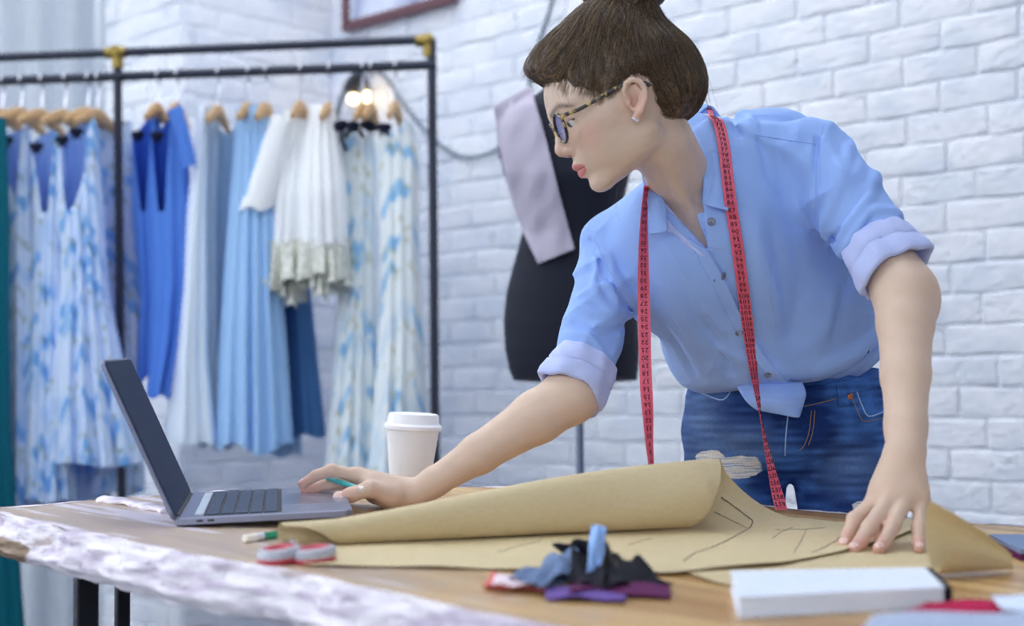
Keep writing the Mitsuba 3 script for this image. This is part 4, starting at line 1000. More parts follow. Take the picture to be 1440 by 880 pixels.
THR = [Q(548, 697, 1.912), Q(520, 687, 1.893), Q(494, 695.5, 1.885), Q(476, 700.5, 1.880)]
RTH = (.0130, .0108, .0098, .0080)
def hand(p, W, F_, R_, TH_, RT_, heel, hr):
    d = None
    for i in range(4):
        m0 = W + (F_[i][0] - W) * .22
        e = s_cone(p, m0, F_[i][0], .0125 if i < 3 else .0115, R_[i][0] + .0022)
        d = e if d is None else smin(d, e, .012)
    for q, r in zip(heel, hr): d = smin(d, s_cone(p, q[0], q[1], *r), .014)
    th = s_chain(p, TH_, RT_, .005); d = smin(d, th, .009)
    for i in range(4):
        f_ = s_chain(p, F_[i], R_[i], .003)
        f_ = smin(f_, length(p - F_[i][1].astype(f4)) - (R_[i][1] + .0002), .005)
        d = smin(d, f_, .0045)
    return d
heelL = [(WL + (FL[0][0] - WL) * .3, WL + (FL[0][0] - WL) * .75), (WL + (FL[3][0] - WL) * .25, WL + (FL[3][0] - WL) * .8), (THL[0], THL[1])]
heelR = [(Q(566, 700, 1.935), Q(540, 700, 1.93)), (Q(560, 705, 1.955), Q(528, 697, 1.975)), (Q(552, 696, 1.92), Q(522, 680, 1.915)), (Q(560, 692, 1.945), Q(515, 674, 1.945))]
hand_l = boxed(lambda p: hand(p, WL, FL, RL, THL, RTH, heelL, [(.016, .013), (.015, .012), (.0150, .0125)]), *around(sum(FL, []) + THL + [WL], .03))
hand_r = boxed(lambda p: hand(p, WR, FR, RR, THR, RTH, heelR, [(.0155, .0135), (.0130, .0110), (.0150, .0120), (.0160, .0120)]), *around(sum(FR, []) + THR + [WR], .03))
head_d = boxed(lambda p: face(head_l(p)), HO - .17, HO + .17)
def lerp(a, b, t): return a + (b - a) * t
def arms(p, infl=0.0):
    r1 = s_chain(p, [Q(868, 352, 2.075), Q(846, 440, 2.015), ER], [.036 + infl, .034 + infl, .0365 + infl])
    fr = [ER, lerp(ER, WR, .22), lerp(ER, WR, .6), lerp(ER, WR, .9), WR]
    r1 = smin(r1, s_chain(p, fr, [v + infl for v in (.0365, .0355, .0265, .0195, .0190)], .01), .015)
    l1 = s_chain(p, [Q(1138, 236, 2.0), Q(1222, 326, 1.895), EL], [.038 + infl, .034 + infl, .040 + infl])
    fl = [EL, lerp(EL, WL, .2), lerp(EL, WL, .55), lerp(EL, WL, .88), WL]
    l1 = smin(l1, s_chain(p, fl, [v + infl for v in (.0385, .0350, .0295, .0245, .0240)], .01), .015)
    l1 = smin(l1, length(p - (EL + V(.008, 0, -.016)).astype(f4)) - (.034 + infl), .012)
    return r1, l1
def trunk(p):
    d = s_ell(p, Q(1012, 352, 2.06), (.145, .085, .135), TR)
    d = smin(d, s_ell(p, Q(1085, 460, 2.15), (.135, .085, .13), TR), .04)
    d = smin(d, s_cone(p, Q(985, 300, 2.06), Q(1138, 240, 2.01), .036, .038), .03); d = smin(d, s_cone(p, Q(950, 305, 2.06), Q(868, 352, 2.075), .036, .034), .03)
    d = smin(d, s_cone(p, NB, Q(1000, 352, 2.000), .04, .052), .03)
    # collar bones
    nk = s_cone(p, NT, NB, .0430, .0445)
    nk = smin(nk, s_cone(p, head_w(-.012, -.030, .056), Q(972, 300, 1.955), .0095, .0075), .014)
    return smin(d, nk, .02)
def body(p):
    d = smin(trunk(p), head_d(p), .012)
    r1, l1 = arms(p)
    d = smin(d, smin(r1, hand_r(p), .010), .02)
    return smin(d, smin(l1, hand_l(p), .010), .02)

def skin_col(p, n, uv):
    """Skin tones: warmer finger tips, knuckles, ear, cheek and nose, rose lips, brown brows, all set out on the body itself."""
    t = fbm(p.x * 60, p.y * 60, p.z * 60, 3); c = mi.Color3f(srgb(213, 187, 168)) * (.95 + .09 * t)
    q = [p.x - float(HO[0]), p.y - float(HO[1]), p.z - float(HO[2])]
    h = [q[0] * float(HR[0, k]) + q[1] * float(HR[1, k]) + q[2] * float(HR[2, k]) for k in range(3)]
    near_ = dr.select(dr.square(q[0]) + dr.square(q[1]) + dr.square(q[2]) < .16 ** 2, 1.0, 0.0)
    a, b, x = h[0] - float(FSH[0]), h[1] - float(FSH[1]), dr.abs(h[2])
    g = lambda u, v, r: dr.exp(-(dr.square(u) + dr.square(v)) / (r * r)) * near_
    c = mix(c, srgb(212, 140, 126), g(a - .066, b + .018, .020) * smoothstep(.01, .02, x) * .34)
    c = mix(c, srgb(214, 140, 124), g(a - .102, b + .016, .012) * .25)
    c = mix(c, srgb(212, 136, 116), g(h[0] + .002, h[1] + .002, .03) * smoothstep(.068, .078, x) * .38)
    xx = x / .0215; up_ = -.0388 - .0075 * dr.power(dr.maximum(xx, 1e-4), 1.4) - .0012 * dr.exp(-dr.square(x / .003)); lo_ = -.0598 + .0085 * dr.square(xx)
    lip = smoothstep(.0006, -.0006, b - up_) * smoothstep(-.0006, .0006, b - lo_) * smoothstep(.0215, .0185, x) * smoothstep(.079, .082, a) * near_
    c = mix(c, srgb(204, 122, 122), lip * .85)
    c = mix(c, srgb(120, 60, 62), lip * smoothstep(.0011, .0003, dr.abs(b + .0494)) * .7)
    bl = .0300 + .0045 * smoothstep(.012, .034, x) - .010 * smoothstep(.034, .056, x)
    hairs = .6 + .6 * noise(h[0] * 900 + h[1] * 500, h[1] * 300, h[2] * 900)
    c = mix(c, srgb(88, 66, 52), dr.clip(dr.exp(-dr.square((b - bl) / (.0042 - .0014 * smoothstep(.03, .055, x)))) * smoothstep(.007, .013, x) * smoothstep(.056, .046, x) * smoothstep(.04, .05, a) * near_ * .8 * hairs, 0, .9))
    e = [h[0] - float(EYC[0]), h[1] - float(EYC[1]), x - float(EYC[2])]; r = dr.sqrt(dr.square(e[0]) + dr.square(e[1]) + dr.square(e[2]))
    c = mix(c, srgb(52, 38, 34), smoothstep(.0160, .0150, r) * smoothstep(.003, .005, e[0]) * smoothstep(.0019, .0009, dr.abs(e[1] - .0006)) * near_ * .85)
    for F_ in FL + FR + [THL, THR]:
        for j, (rad, k) in enumerate(((.012, .16), (.012, .16), (.010, .14), (.020, .42))):
            o = F_[j]; d2 = dr.square(p.x - float(o[0])) + dr.square(p.y - float(o[1])) + dr.square(p.z - float(o[2])); c = mix(c, srgb(216, 130, 116), dr.exp(-d2 / rad ** 2) * k)
    return c

# ------------------------------------------------------------------ the woman
BODY_PTS = [HO, NB, SL, EL, WL, SRt, ER, WR] + sum(FL, []) + sum(FR, [])
mat('m_skin', skin_col, .46, .4)
person = thing('person', 'woman in a blue shirt and jeans leaning over the table, one hand on the laptop', 'person')
_m = skin_mesh(body, *around(BODY_PTS, .17), .0024, it=2)
obj('body', _m, 'm_skin', person, smooth=True)
# eyes
mat('m_eye_white', srgb(226, 224, 222), .2, .5); mat('m_iris', srgb(84, 104, 96), .2, .6); mat('m_pupil', srgb(10, 10, 12), .1, .6)
for s_ in (1, -1):
    c = HO + HR @ (EYC * (1, 1, s_)); e = trimesh.creation.icosphere(3, .0121); e.apply_translation(c)
    k = obj('eye', e, 'm_eye_white', person, smooth=True)
    gz = nrm(HR @ V(.98, -.22, -.05)); R = np.stack([nrm(np.cross(gz, V(0, 0, 1))), nrm(np.cross(gz, np.cross(gz, V(0, 0, 1)))), gz], 1)
    for nm, r, off in (('iris', .0058, .01095), ('pupil', .0026, .01215)):
        obj(nm, lathe([(0, 0), (r, 0), (r * .98, .0005), (r * .6, .0011), (0, .0013)], 20, c + gz * off, R), 'm_' + nm, k, smooth=True)
mat('m_nail', srgb(232, 196, 186), .25, .5)
def nail(F_, r, updir, w=1.0):
    t = nrm(F_[-1] - F_[-2]); u = nrm(updir - t * (updir @ t)); sd = np.cross(t, u)
    s = trimesh.creation.icosphere(2, 1.0); R = np.stack([t, sd, u], 1) @ np.diag([r * 1.0, r * .80 * w, r * .28])
    obj('fingernail', xform(s, R, F_[-1] - t * r * .05 + u * r * .80), 'm_nail', person, smooth=True)
for i in range(4): nail(FL[i], RL[i][-1], nrm(V(0, -.55, 1)))
for i in range(4): nail(FR[i], RR[i][-1], V(-.35, 0, 1))
nail(THR, RTH[-1], nrm(V(-.2, -1, .45)), 1.15)

# ------------------------------------------------------------------ shirt
mat('m_shirt', lambda p, n, uv: mix(srgb(150, 182, 240), srgb(142, 174, 235), fbm(p.x * 30, p.y * 30, p.z * 30, 2)), .7, .2, sheen=.25)
mat('m_cuff', srgb(184, 196, 240), .7, .2, sheen=.25)
HZ = np.stack([nrm(V(1, .02, .07)), V(0, 1, 0), nrm(V(-.07, 0, 1))], 1)
SLs, SRs = Q(1142, 226, 2.0), Q(856, 338, 2.075)
LS = [SLs, Q(1188, 282, 1.935), Q(1240, 358, 1.872)]; LSr = [.056, .051, .045]
RS = [Q(853, 346, 2.07), Q(846, 425, 2.02), Q(825, 500, 1.975)]; RSr = [.040, .043, .041]
LC = [Q(1229, 338, 1.882), Q(1262, 386, 1.842)]; RC = [Q(829, 504, 1.972), Q(801, 556, 1.945)]
V_NECK = [(902, 246), (914, 250), (932, 288), (962, 316), (984, 341), (995, 352), (993, 334), (990, 306), (989, 285), (988, 250), (978, 200), (958, 158), (945, 148), (900, 200)]
# folds: picture polylines with a width (m) and a height (m, negative = crease)
FOLDS = [
    ([(1150, 196), (1147, 250), (1146, 312)], .006, -.006), ([(1160, 200), (1178, 240), (1158, 318)], .012, .005), ([(1198, 192), (1182, 260), (1158, 330)], .010, .007),
    ([(1236, 238), (1218, 280), (1180, 330)], .012, .009), ([(1228, 262), (1200, 300), (1166, 345)], .010, -.007), ([(1262, 300), (1225, 300), (1188, 356)], .010, .007), ([(1226, 306), (1200, 340), (1186, 362)], .007, -.006),
    ([(1150, 330), (1168, 350), (1172, 368)], .008, .006), ([(1020, 150), (1052, 165), (1062, 190)], .010, .006), ([(1036, 140), (1030, 165), (1040, 190)], .008, -.005), ([(1000, 170), (1040, 178), (1066, 200)], .012, .004),
    ([(1060, 190), (1075, 215), (1080, 245)], .010, -.003), ([(1080, 200), (1120, 220), (1142, 240)], .02, .003),
    ([(830, 338), (858, 398), (893, 446)], .0055, -.007), ([(838, 335), (870, 395), (900, 430)], .012, .005), ([(822, 345), (836, 380), (850, 420)], .012, -.003),
    ([(840, 360), (838, 410), (860, 440)], .010, .005), ([(815, 430), (840, 442), (890, 440)], .009, .005), ([(806, 455), (850, 470), (892, 450)], .008, -.005), ([(800, 470), (830, 476), (850, 500)], .009, .005), ([(810, 420), (850, 400), (866, 420)], .010, .003),
    ([(1238, 474), (1214, 503), (1168, 530)], .012, -.012), ([(1236, 462), (1206, 494), (1156, 520)], .020, .011), ([(1240, 490), (1222, 512), (1190, 532)], .016, .006), ([(1170, 400), (1165, 450), (1160, 480)], .02, .004), ([(1085, 330), (1105, 420), (1120, 500)], .03, -.004),
    ([(1195, 380), (1180, 430), (1170, 480)], .018, -.003), ([(930, 380), (960, 450), (990, 510)], .03, .007), ([(1060, 300), (1075, 380), (1095, 440)], .026, .006), ([(1120, 330), (1128, 400), (1118, 470)], .024, -.005), ([(900, 430), (950, 480), (980, 530)], .018, -.003), ([(1000, 480), (1060, 512), (1120, 530)], .02, .004), ([(990, 450), (1020, 500), (1030, 535)], .016, -.003),
    ([(1090, 190), (1110, 300), (1140, 330)], .03, -.003), ([(940, 345), (975, 400), (1010, 460)], .014, .002)]
def shirt_base(p):
    d = s_ell(p, Q(1006, 352, 2.035), (.155, .100, .145), TR)
    d = smin(d, s_ell(p, Q(1082, 450, 2.125), (.166, .108, .135), TR), .05)
    d = smin(d, s_ell(p, Q(1107, 496, 2.17), (.152, .118, .055), HZ), .03)
    d = smin(d, s_cone(p, Q(1012, 226, 2.03), SLs, .060, .052), .04)
    d = smin(d, s_cone(p, Q(940, 292, 2.055), Q(860, 342, 2.07), .048, .040), .035)
    d = smin(d, s_ell(p, Q(1050, 225, 2.12), (.11, .07, .07), TR), .04)
    return d
def sleeves(p):
    return s_chain(p, LS, LSr, .012), s_chain(p, RS, RSr, .012)
def capped(p, a, b, ra, rb, k=.006):
    a = np.asarray(a, f4); n = np.asarray(b, f4) - a; L = float(np.linalg.norm(n)); n = n / L; t = (p - a) @ n
    r = length(p - a - t[:, None] * n) - (ra + (rb - ra) * np.clip(t / L, 0, 1))
    return smax(r, np.abs(t - L / 2) - L / 2, k)
def hem(p): q = (p - Q(1107, 541, 2.12).astype(f4)) @ nrm(V(.105, -.05, -1)).astype(f4); return q
def shirt0(p):
    d = smax(shirt_base(p), hem(p), .02)
    l, r = sleeves(p)
    d = smin(smin(d, l, .016), r, .014)
    return d
def trace(f, px, py, t0=1.4, t1=2.6):
    d = nrm(Q(px, py, 1.0) - EYE); t = t0
    for _ in range(60):
        e = float(f((EYE + d * t)[None].astype(f4))[0]); t += e * .8
        if abs(e) < 2e-4 or t > t1: break
    return EYE + d * t
_fl = []
for pl, w, h in FOLDS:
    q = catmull(np.array(pl, float), 9); pts = [trace(shirt0, *a) for a in q]
    _fl.append((np.array(pts), w * .62, h))
def folds(p, fl):
    o = np.zeros(len(p), f4)
    for pts, w, h in fl:
        lo, hi = pts.min(0) - 3 * w, pts.max(0) + 3 * w
        m = ((p > lo.astype(f4)) & (p < hi.astype(f4))).all(1)
        if not m.any(): continue
        q = p[m]; dd = None
        for i in range(len(pts) - 1):
            e = s_cone(q, pts[i], pts[i + 1], 0, 0); dd = e if dd is None else np.minimum(dd, e)
        u = np.minimum(length(q - pts[0].astype(f4)), length(q - pts[-1].astype(f4))) / (3 * w)
        o[m] += h * (.5 * np.exp(-(dd / w) ** 2) + .6 * np.exp(-dd / (w * .6))) * np.clip(.35 + u, 0, 1)
    return o
def neck_cut(p):
    q = p.astype(float) - EYE; dd = q @ FWD; pp = np.stack([CX + F * (q @ RIGHT) / dd, CY - F * (q @ UP) / dd], 1)
    return np.maximum(s_poly(pp.astype(f4), V_NECK) * (dd / F).astype(f4), (dd - 2.20).astype(f4))
PLK = np.array([trace(shirt0, *q) for q in catmull(np.array([(995, 352), (1013, 383), (1029, 416), (1046, 452), (1066, 486), (1090, 520), (1118, 545)], float), 26)])
def placket_edge(p):
    """Step of the front edge: the side towards the laptop lies on top."""
    lo, hi = PLK.min(0) - .05, PLK.max(0) + .05; o = np.zeros(len(p), f4)
    m = ((p > lo.astype(f4)) & (p < hi.astype(f4))).all(1)
    if m.any():
        q = p[m].astype(float) - EYE; dd = q @ FWD; pp = np.stack([CX + F * (q @ RIGHT) / dd, CY - F * (q @ UP) / dd], 1)
        e = pix(PLK)[:, :2]; a, b = e[:-1], e[1:]; n = np.stack([-(b - a)[:, 1], (b - a)[:, 0]], 1); n /= np.linalg.norm(n, axis=1)[:, None]
        mid = (a + b) / 2; j = np.argmin(((pp[:, None] - mid[None]) ** 2).sum(2), 1); s = ((pp - a[j]) * n[j]).sum(1)      # > 0: left / below
        fr = (dd < pix(PLK)[j, 2] + .04)
        prof = np.where(s > -2, .0005, -.0035 * np.exp((s + 2) / 16))
        o[m] = prof * fr * np.clip((pp[:, 1] - 345) / 12, 0, 1) * np.clip((548 - pp[:, 1]) / 6, 0, 1)
    return o
def shirt(p):
    d = shirt0(p)
    near_ = np.abs(d) < .035
    if near_.any():
        q = p[near_]; x = d[near_]
        x = x - 2.3 * folds(q, _fl) - placket_edge(q)
        sl = np.clip(1.2 - np.minimum(*[s_chain(q, a, [.02] * 3) for a in (LS, RS)]) / .05, 0, 1)
        rg = 1 - np.abs(2 * meshkit.noise(q * V(17, 10, 21) + V(.12, 0, -.2) * q[:, :1] * 60, 21) - 1); rg2 = 1 - np.abs(2 * meshkit.noise(q * V(11, 8, 7), 31) - 1)
        x = x - (sl * .010 * (rg ** 2 - .4) + (1 - sl) * .0045 * (rg2 ** 3 - .25)).astype(f4)
        x = x - .0022 * (meshkit.fbm(q * 16.0, 2, 7).astype(f4) - .5) - .0010 * (meshkit.fbm(q * 45.0, 2, 8).astype(f4) - .5)
        x = smax(x, -neck_cut(q), .003)
        for a, b, ra, rb in ((lerp(LC[0], LC[1], .45), LC[1] + (LC[1] - LC[0]), .034, .046), (lerp(RC[0], RC[1], .4), RC[1] + (RC[1] - RC[0]), .033, .044)): x = smax(x, -capped(q, a, b, ra, rb), .004)
        d[near_] = x
    return d
_s = skin_mesh(shirt, *around([Q(820, 130, 1.95), Q(1310, 560, 1.75), Q(1000, 130, 2.3), Q(800, 560, 1.9)], .06), .0025, it=1)
sh = obj('shirt', _s, 'm_shirt', person, smooth=True, label='light blue button shirt')
def cuff(a, b, r0, r1, seed, twist):
    """A rolled cuff: layered band of cloth, open at the end, with soft uneven turns."""
    t = nrm(b - a); n = nrm(np.cross(t, V(0, 0, 1))); bb = np.cross(t, n); L = np.linalg.norm(b - a); r = np.random.default_rng(seed); ph = r.uniform(0, 6.28, 6)
    prof = [(-.03, -.012), (.0, -.001), (.06, .003), (.3, .0050), (.46, .0042), (.50, .0020), (.54, .0046), (.8, .0055), (.95, .0040), (1.0, .0005), (.97, -.0045), (.8, -.0065), (.45, -.0075)]
    g = np.zeros((96, len(prof), 3))
    for i in range(96):
        a_ = i / 96 * 2 * np.pi; w = .0035 * math.sin(2 * a_ + ph[0]) + .0022 * math.sin(3 * a_ + ph[1]) + .0014 * math.sin(7 * a_ + ph[2])
        for j, (u, o) in enumerate(prof):
            rr = r0 + (r1 - r0) * u + o + w * (.4 + u * .8) + .0012 * math.sin(9 * a_ + 5 * u + ph[3])
            s = u * L + .006 * math.sin(a_ + twist) * u + .003 * math.sin(3 * a_ + ph[4]) * (u > .4)
            g[i, j] = a + t * s + (n * math.cos(a_) + bb * math.sin(a_)) * rr
    f = grid_faces(len(prof), 96, True); v = np.swapaxes(g, 0, 1).reshape(-1, 3)
    return quads(v, f)
for (a, b), r0, r1, sd in ((LC, .0430, .0475, 3), (RC, .0415, .0455, 5)):
    obj('cuff', cuff(a, b, r0, r1, sd, 1.0), 'm_cuff', sh, smooth=True, label='rolled-up cuff showing the paler inside')
# collar leaves, stand and neck band
def leaf(rows, thick=.0028, lift=.0):
    g = np.array([[Q(px, py, d) for px, py, d in catmull(np.array(r, float), 16)] for r in rows]); 
    h = np.swapaxes(np.array([catmull(g[:, j], 22) for j in range(16)]), 0, 1); m = sheet(h, thick); _leaves.append(m); return m
_leaves = []
obj('collar', leaf([[(953, 156, 2.070), (973, 200, 2.010), (987, 250, 1.960), (988, 287, 1.925)], [(985, 160, 2.035), (1000, 208, 1.965), (1005, 255, 1.925), (1003, 291, 1.905)], [(1004, 168, 2.025), (1018, 213, 1.965), (1024, 258, 1.925), (1024, 296, 1.903)]]), 'm_shirt', sh, smooth=True)
obj('collar', leaf([[(903, 246, 1.985), (908, 275, 1.957), (913, 304, 1.93), (914, 329, 1.915)], [(909, 247, 1.98), (922, 278, 1.945), (927, 306, 1.92), (928, 327.5, 1.908)], [(914, 250, 1.975), (934, 284, 1.94), (937, 308, 1.918), (938, 325, 1.906)]]), 'm_shirt', sh, smooth=True)
obj('collar', leaf([[(936, 286, 1.952), (958, 312, 1.938), (980, 336, 1.932), (996, 354, 1.93)], [(936, 306, 1.938), (952, 322, 1.934), (974, 343, 1.929), (993, 358, 1.928)], [(935, 325, 1.93), (950, 330, 1.930), (969, 347, 1.928), (990, 362, 1.927)]]), 'm_cuff', sh, smooth=True, label='turned-out front edge of the collar')
obj('collar_stand', leaf([[(984, 160, 2.06), (975, 152, 2.09), (965, 150, 2.12)], [(1000, 150, 2.06), (985, 146, 2.09), (970, 146, 2.12)], [(1014, 168, 2.05), (1000, 160, 2.09), (985, 158, 2.12)]]), 'm_shirt', sh, smooth=True)
obj('inner_placket', leaf([[(983, 300, 1.925), (981, 306, 1.925), (992, 334, 1.932), (1000, 352, 1.938)], [(1005, 296, 1.918), (1008, 315, 1.922), (1010, 340, 1.932), (1018, 372, 1.940)]]), 'm_shirt', sh, smooth=True)
# front tail of the shirt over the jeans
tail = [[(1034, 540, 2.085), (1048, 562, 2.07), (1062, 574, 2.066), (1072, 577, 2.066)], [(1060, 540, 2.07), (1075, 562, 2.052), (1088, 575, 2.05), (1098, 582, 2.05)], [(1095, 538, 2.06), (1105, 560, 2.042), (1113, 576, 2.042), (1120, 587, 2.042)], [(1128, 538, 2.06), (1133, 552, 2.05), (1130, 566, 2.05), (1124, 585, 2.05)]]
obj('shirt_tail', leaf(tail, .003), 'm_shirt', sh, smooth=True)
mat('m_button', srgb(120, 128, 146), .25, .6, metallic=.2); mat('m_thread', srgb(70, 80, 110), .6)
def hit(mesh, px, py):
    d = nrm(Q(px, py, 1.0) - EYE); loc, _, tri = mesh.ray.intersects_location([EYE], [d], multiple_hits=True)
    if not len(loc): return None, None
    i = np.argmin(np.linalg.norm(loc - EYE, axis=1)); n = mesh.face_normals[tri[i]]; n = n if n @ d < 0 else -n; return loc[i], n
def patchon(mesh, outline, m, name, par, off=.0012, n=26, seed=0, label=None):
    """A thin piece laid on a surface: outline rows of picture points (left edge, right edge) from top to bottom."""
    L_, R_ = catmull(np.array(outline[0], float), n), catmull(np.array(outline[1], float), n); g = np.zeros((n, n, 3)); last = None
    for i in range(n):
        for j in range(n):
            px = L_[i] * (1 - j / (n - 1)) + R_[i] * j / (n - 1); q, nn = hit(mesh, *px)
            g[i, j] = q + nn * off if q is not None else (last if last is not None else Q(*px, 2.1)); last = g[i, j]
    return obj(name, sheet(g, .0012), m, par, smooth=True, label=label)
patchon(_s, ([(968, 334), (988, 372), (1004, 404), (1021, 438), (1042, 474), (1066, 510), (1092, 545)], [(995, 353), (1013, 383), (1029, 416), (1046, 452), (1066, 486), (1090, 520), (1118, 545)]), 'm_shirt', 'placket', sh, off=.0016, n=34)
for px, py in ((1000, 312), (1016, 388), (1039, 467), (1080, 526)):
    q, n = hit(_s, px, py)
    if py == 312: q, n = Q(px, py, 1.917), nrm(V(-.1, -1, .1))
    R = np.stack([nrm(np.cross(n, V(0, .3, 1))), nrm(np.cross(n, np.cross(n, V(0, .3, 1)))), n], 1)
    k = obj('button', lathe([(0, .0006), (.0048, .0006), (.0054, .0014), (.0054, .0024), (.0046, .0028), (.0036, .0020), (0, .0020)], 24, q, R), 'm_button', sh, smooth=40)
    for a in (.785, 2.356, 3.927, 5.498): obj('thread_hole', lathe([(0, .0018), (.0007, .0018), (.0007, .0024), (0, .0024)], 8, q + R @ V(.0013 * math.cos(a), .0013 * math.sin(a), 0), R), 'm_thread', k)
q, n = hit(_s, 1005, 391)
if q is not None: obj('buttonhole', tube([q + V(.001, 0, .005) + n * .0006, q + n * .0008, q - V(.001, 0, .005) + n * .0006], .0009, 6), 'm_thread', sh)
# stitched seams
def seam(pl, m, r=.00045, par=None, mesh=None, off=.0003):
    pts = []
    for a in catmull(np.array(pl, float), 30):
        q, n = hit(mesh or _s, *a)
        if q is not None and (not pts or np.linalg.norm(q - pts[-1]) < .03): pts.append(q + n * off)
    if len(pts) > 4: obj('seam', tube(np.array(pts), r, 6), m, par or sh)
mat('m_seam_blue', srgb(138, 170, 232), .8, .1)
seam([(1062, 190), (1100, 196), (1148, 203)], 'm_seam_blue'); seam([(1157, 178), (1150, 215), (1147, 262), (1146, 312)], 'm_seam_blue'); seam([(836, 336), (858, 382), (892, 442)], 'm_seam_blue')

# ------------------------------------------------------------------ jeans and shoes
RIPS = []
def denim(p, n, uv):
    weave = noise(p.x * 900, p.y * 900, p.z * 260); big = fbm(p.x * 16, p.y * 16, p.z * 11, 3); str_ = noise(p.x * 20, p.y * 20, p.z * 160)
    c = mix(srgb(22, 48, 106), srgb(72, 118, 190), smoothstep(.36, .72, big * .8 + str_ * .2))
    for o, r in FADES: c = mix(c, srgb(112, 142, 186), dr.exp(-(dr.square((p.x - o[0]) / r[0]) + dr.square((p.z - o[2]) / r[1]))) * (.25 + .5 * str_))
    for o, r in RIPS:
        e = dr.square((p.x - o[0]) / r[0]) + dr.square((p.z - o[2]) / r[1]) + .9 * (fbm(p.x * 50, p.y * 50, p.z * 90, 3) - .5); k = smoothstep(1.05, .8, e) * dr.select(p.y < o[1] + .06, 1.0, 0.0)
        c = mix(c, mix(srgb(212, 210, 206), srgb(150, 166, 192), smoothstep(.5, .8, noise(p.x * 60, p.y * 60, p.z * 620))), k)
    return c * (.88 + .3 * weave)
FADES = []
mat('m_denim_dark', srgb(30, 52, 104), .8, .15); mat('m_denim_pale', lambda p, n, uv: mix(srgb(214, 212, 206), srgb(176, 186, 200), noise(p.x * 160, p.y * 160, p.z * 700)), .85, .1)
mat('m_copper', srgb(190, 120, 86), .3, .5, metallic=.7); mat('m_stitch', srgb(160, 122, 70), .7); mat('m_stitch_pale', srgb(150, 176, 214), .8)
HP = Q(1104, 600, 2.20)
RT_, LT_ = [Q(1034, 648, 2.20), Q(1029, 745, 2.185), Q(1026, 900, 2.2)], [Q(1187, 648, 2.19), Q(1201, 745, 2.17), Q(1210, 900, 2.2)]
def ankle(q, dx): return V(q[0] + dx, q[1] + .06, .10)
JF = [([(1110, 648), (1080, 640), (1020, 632)], .008, -.005), ([(1110, 645), (1150, 632), (1210, 600)], .009, -.005), ([(1108, 655), (1150, 648), (1235, 630)], .008, -.004), ([(1105, 640), (1070, 622), (1010, 606)], .012, .004),
      ([(1120, 660), (1170, 672), (1235, 665)], .010, .004), ([(1105, 575), (1104, 610), (1106, 645)], .006, -.004), ([(1125, 690), (1180, 690), (1230, 684)], .009, -.003), ([(975, 620), (1020, 660), (1080, 680)], .012, .003), ([(1150, 612), (1190, 590), (1240, 580)], .010, .004), ([(970, 590), (1000, 610), (1050, 625)], .010, -.003)]
def jeans0(p):
    d = s_ell(p, HP, (.161, .112, .085), HZ)
    d = smin(d, s_ell(p, Q(1105, 545, 2.20), (.150, .105, .06), HZ), .04)
    r = s_chain(p, RT_ + [ankle(RT_[2], 0)], [.079, .0775, .070, .048], .01); l = s_chain(p, LT_ + [ankle(LT_[2], .04)], [.080, .079, .071, .048], .01)
    d = smin(d, np.minimum(r, l), .012)
    return smax(d, -((p - Q(1107, 530, 2.1).astype(f4)) @ nrm(V(.075, .03, -1)).astype(f4)), .004)
_jf = [(np.array([trace(jeans0, *a) for a in catmull(np.array(pl, float), 9)]), w, h) for pl, w, h in JF]
def jeans(p):
    d = jeans0(p); near_ = np.abs(d) < .03
    if near_.any():
        q = p[near_]; d[near_] = d[near_] - folds(q, _jf) - .003 * (meshkit.fbm(q * V(14, 14, 34), 2, 3).astype(f4) - .5)
    return smax(d, (.085 - p[:, 2]), .004)
RIPS += [(trace(jeans0, 1034, 656), (.042, .018)), (trace(jeans0, 1000, 644), (.022, .012)), (trace(jeans0, 1216, 714), (.020, .010))]
FADES += [(trace(jeans0, 985, 580), (.03, .06)), (trace(jeans0, 1200, 660), (.05, .04)), (trace(jeans0, 1040, 625), (.05, .03)), (trace(jeans0, 1000, 690), (.04, .05))]
mat('m_denim', denim, .8, .15, bump=lambda p, n, uv: .0012 * noise(p.x * 700, p.y * 700, p.z * 500), eps=.0008)
_a, _b = around([Q(950, 520, 2.2), Q(1270, 520, 2.2), RT_[2], LT_[2]], .14); _a[2] = .06
_j = skin_mesh(jeans, _a, _b, .0042, it=1)
jn = obj('jeans', _j, 'm_denim', person, smooth=True, label='ripped blue jeans')
patchon(_j, ([(964, 541), (1000, 552), (1040, 560)], [(1248, 518), (1248, 524), (1248, 530)]) if False else ([(1118, 549), (1120, 556), (1124, 565)], [(1247, 524), (1247, 533), (1247, 543)]), 'm_denim', 'waistband', jn, off=.002, n=18)
patchon(_j, ([(1174, 542), (1176, 558), (1178, 572)], [(1186, 540), (1189, 556), (1192, 570)]), 'm_denim', 'belt_loop', jn, off=.0045, n=10)
q, n = hit(_j, 1195, 558); R = np.stack([nrm(np.cross(n, V(0, .3, 1))), nrm(np.cross(n, np.cross(n, V(0, .3, 1)))), n], 1)
obj('rivet', lathe([(0, 0), (.0048, 0), (.0048, .0016), (.003, .0026), (0, .0022)], 20, q, R), 'm_copper', jn)
q, n = hit(_j, 966, 545); 
if q is not None: obj('rivet', lathe([(0, 0), (.0048, 0), (.0048, .0016), (.003, .0026), (0, .0022)], 20, q, R), 'm_copper', jn)
